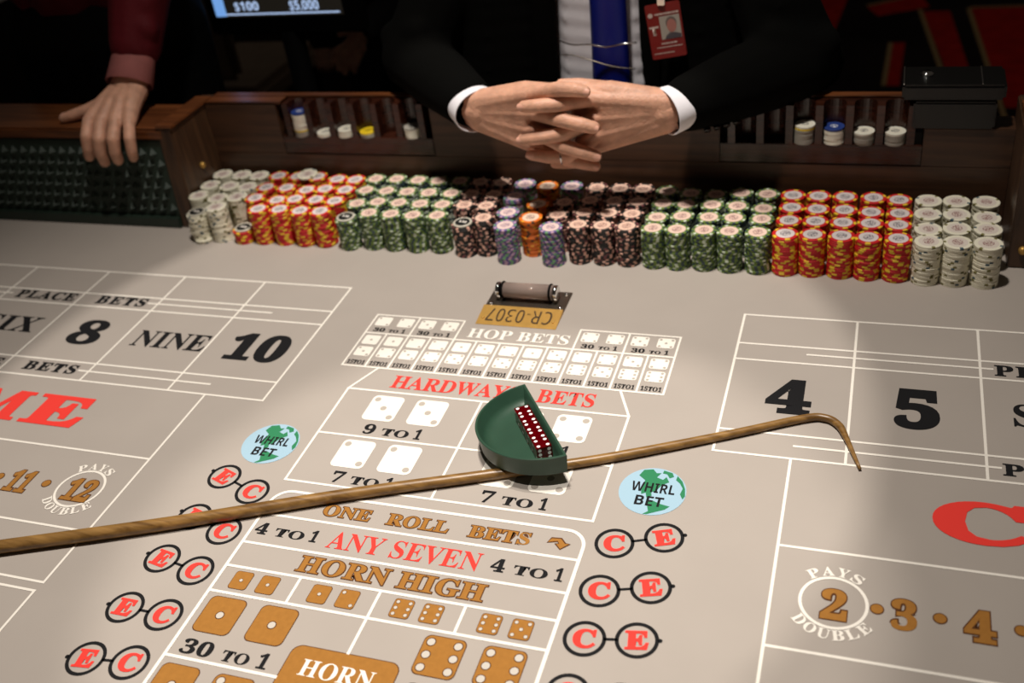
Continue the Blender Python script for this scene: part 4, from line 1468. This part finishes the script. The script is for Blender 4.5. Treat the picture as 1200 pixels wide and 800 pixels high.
core = blob([[(*DEL, 0.042), (*DS, 0.052), (-1.1, 1.84, 0.68, 0.07), (-1.28, 1.86, 0.66, 0.052), (-1.38, 1.95, 0.40, 0.042), (-1.40, 1.98, 0.16, 0.034), (-1.40, 1.96, 0.08, 0.03)],
             [(-1.1, 1.84, 0.66, 0.085), (-1.1, 1.82, 0.3, 0.1), (-1.1, 1.84, 0.1, 0.11)],
             [(-1.2, 1.84, 0.1, 0.085), (-1.2, 1.84, -0.3, 0.06), (-1.2, 1.85, -0.64, 0.045), (-1.2, 1.77, -0.69, 0.03)],
             [(-1.0, 1.84, 0.1, 0.085), (-1.0, 1.84, -0.3, 0.06), (-1.0, 1.85, -0.64, 0.045), (-1.0, 1.77, -0.69, 0.03)]], 0.010, 4)
HC = (-1.1, 1.78, 0.92)
join_blobs('body', [hand, core, head(HC)], M['skin'], dl)
eyes_hair(HC, dl, M['hair'])
nails([(Vector((-0.984, 1.4835, 0.2075)), (-0.018, -0.006, -0.003), (0, -0.3, 1), 0.0092)], dl)
sh = blob([[(-1.1, 1.82, 0.41, 0.160), (-1.1, 1.83, 0.50, 0.155), (-1.1, 1.84, 0.66, 0.10)], [(-1.17, 1.82, 0.41, 0.14), (-1.16, 1.83, 0.62, 0.12)], [(-1.03, 1.82, 0.41, 0.14), (-1.04, 1.83, 0.62, 0.12)],
           [(-1.1, 1.84, 0.68, 0.09), (*DS, 0.078), (-0.885, 1.765, 0.54, 0.070), (*DEL, 0.064), (-0.864, 1.655, 0.385, 0.059), (-0.866, 1.60, 0.305, 0.050)],
           [(-0.905, 1.66, 0.40, 0.030), (-0.835, 1.625, 0.375, 0.026)], [(-0.90, 1.625, 0.345, 0.026), (-0.83, 1.60, 0.335, 0.024)], [(-0.91, 1.69, 0.45, 0.03), (-0.825, 1.66, 0.43, 0.028)],
           [(-1.1, 1.84, 0.68, 0.09), (-1.28, 1.86, 0.66, 0.078), (-1.38, 1.95, 0.40, 0.062), (-1.40, 1.98, 0.18, 0.046)]], 0.0055, 3)
join_blobs('shirt', [sh], M['maroon'], dl)
ap = blob([[(x, 1.80 + (0.01 if abs(x + 1.1) > 0.08 else 0), 0.27, 0.140 - 0.05 * abs(x + 1.1)), (x, 1.81, -0.1, 0.12), (x, 1.84, -0.60, 0.08)] for x in (-1.2, -1.15, -1.1, -1.05, -1.0)], 0.008, 8)
join_blobs('apron', [ap], M['trousers'], dl)
d = (Vector(W_) - Vector((-0.868, 1.60, 0.30))).normalized()
cuff('shirt_cuff', Vector(W_) - d * 0.040, d, 0.044, 0.052, M['cuffm'], dl, flat_=0.85)

# ---- onlooker in dark clothes far behind
ob = tag(empty('person', (-0.62, 2.25, -0.72)), 'dimly lit person in black standing behind the limit screen', 'person')
hnd = blob([[(-0.60, 2.05, 0.175, 0.026), (-0.615, 2.02, 0.165, 0.024), (-0.635, 1.99, 0.145, 0.018)],
            [(-0.60, 2.05, 0.175, 0.026), (-0.585, 2.12, 0.19, 0.03)],
            [(-0.625, 2.0, 0.160, 0.012), (-0.66, 1.985, 0.145, 0.010), (-0.675, 1.985, 0.12, 0.008)], [(-0.620, 2.0, 0.150, 0.012), (-0.65, 1.98, 0.13, 0.010), (-0.662, 1.98, 0.105, 0.008)],
            [(-0.612, 2.0, 0.145, 0.012), (-0.638, 1.98, 0.12, 0.010), (-0.648, 1.98, 0.098, 0.008)], [(-0.605, 2.0, 0.145, 0.011), (-0.622, 1.985, 0.115, 0.009), (-0.628, 1.985, 0.098, 0.007)],
            [(-0.60, 2.03, 0.185, 0.012), (-0.62, 1.995, 0.19, 0.010), (-0.64, 1.98, 0.185, 0.008)]], 0.0025, 4)
core = blob([[(-0.585, 2.12, 0.19, 0.034), (-0.48, 2.28, 0.24, 0.042), (-0.45, 2.33, 0.52, 0.05), (-0.62, 2.33, 0.56, 0.07), (-0.80, 2.33, 0.52, 0.05), (-0.85, 2.33, 0.25, 0.042), (-0.85, 2.25, 0.02, 0.033)],
             [(-0.62, 2.33, 0.55, 0.085), (-0.62, 2.33, 0.0, 0.11)], [(-0.70, 2.33, 0.0, 0.085), (-0.71, 2.33, -0.64, 0.045), (-0.71, 2.25, -0.69, 0.03)],
             [(-0.54, 2.33, 0.0, 0.085), (-0.53, 2.33, -0.64, 0.045), (-0.53, 2.25, -0.69, 0.03)]], 0.010, 4)
HC = (-0.62, 2.29, 0.80)
join_blobs('body', [hnd, core, head(HC)], M['skin'], ob)
eyes_hair(HC, ob, M['hair'])
ct = blob([[(-0.62, 2.33, 0.55, 0.11), (-0.62, 2.33, -0.05, 0.15)], [(-0.72, 2.33, 0.5, 0.10), (-0.71, 2.33, -0.05, 0.12), (-0.71, 2.33, -0.6, 0.075)], [(-0.52, 2.33, 0.5, 0.10), (-0.53, 2.33, -0.05, 0.12), (-0.53, 2.33, -0.6, 0.075)],
           [(-0.606, 2.04, 0.171, 0.036), (-0.575, 2.135, 0.193, 0.045), (-0.48, 2.28, 0.24, 0.056), (-0.45, 2.33, 0.52, 0.07), (-0.62, 2.33, 0.56, 0.085), (-0.80, 2.33, 0.52, 0.07), (-0.85, 2.33, 0.25, 0.056), (-0.85, 2.27, 0.08, 0.045)]], 0.008, 4)
join_blobs('dark_suit', [ct], M['trousers'], ob)
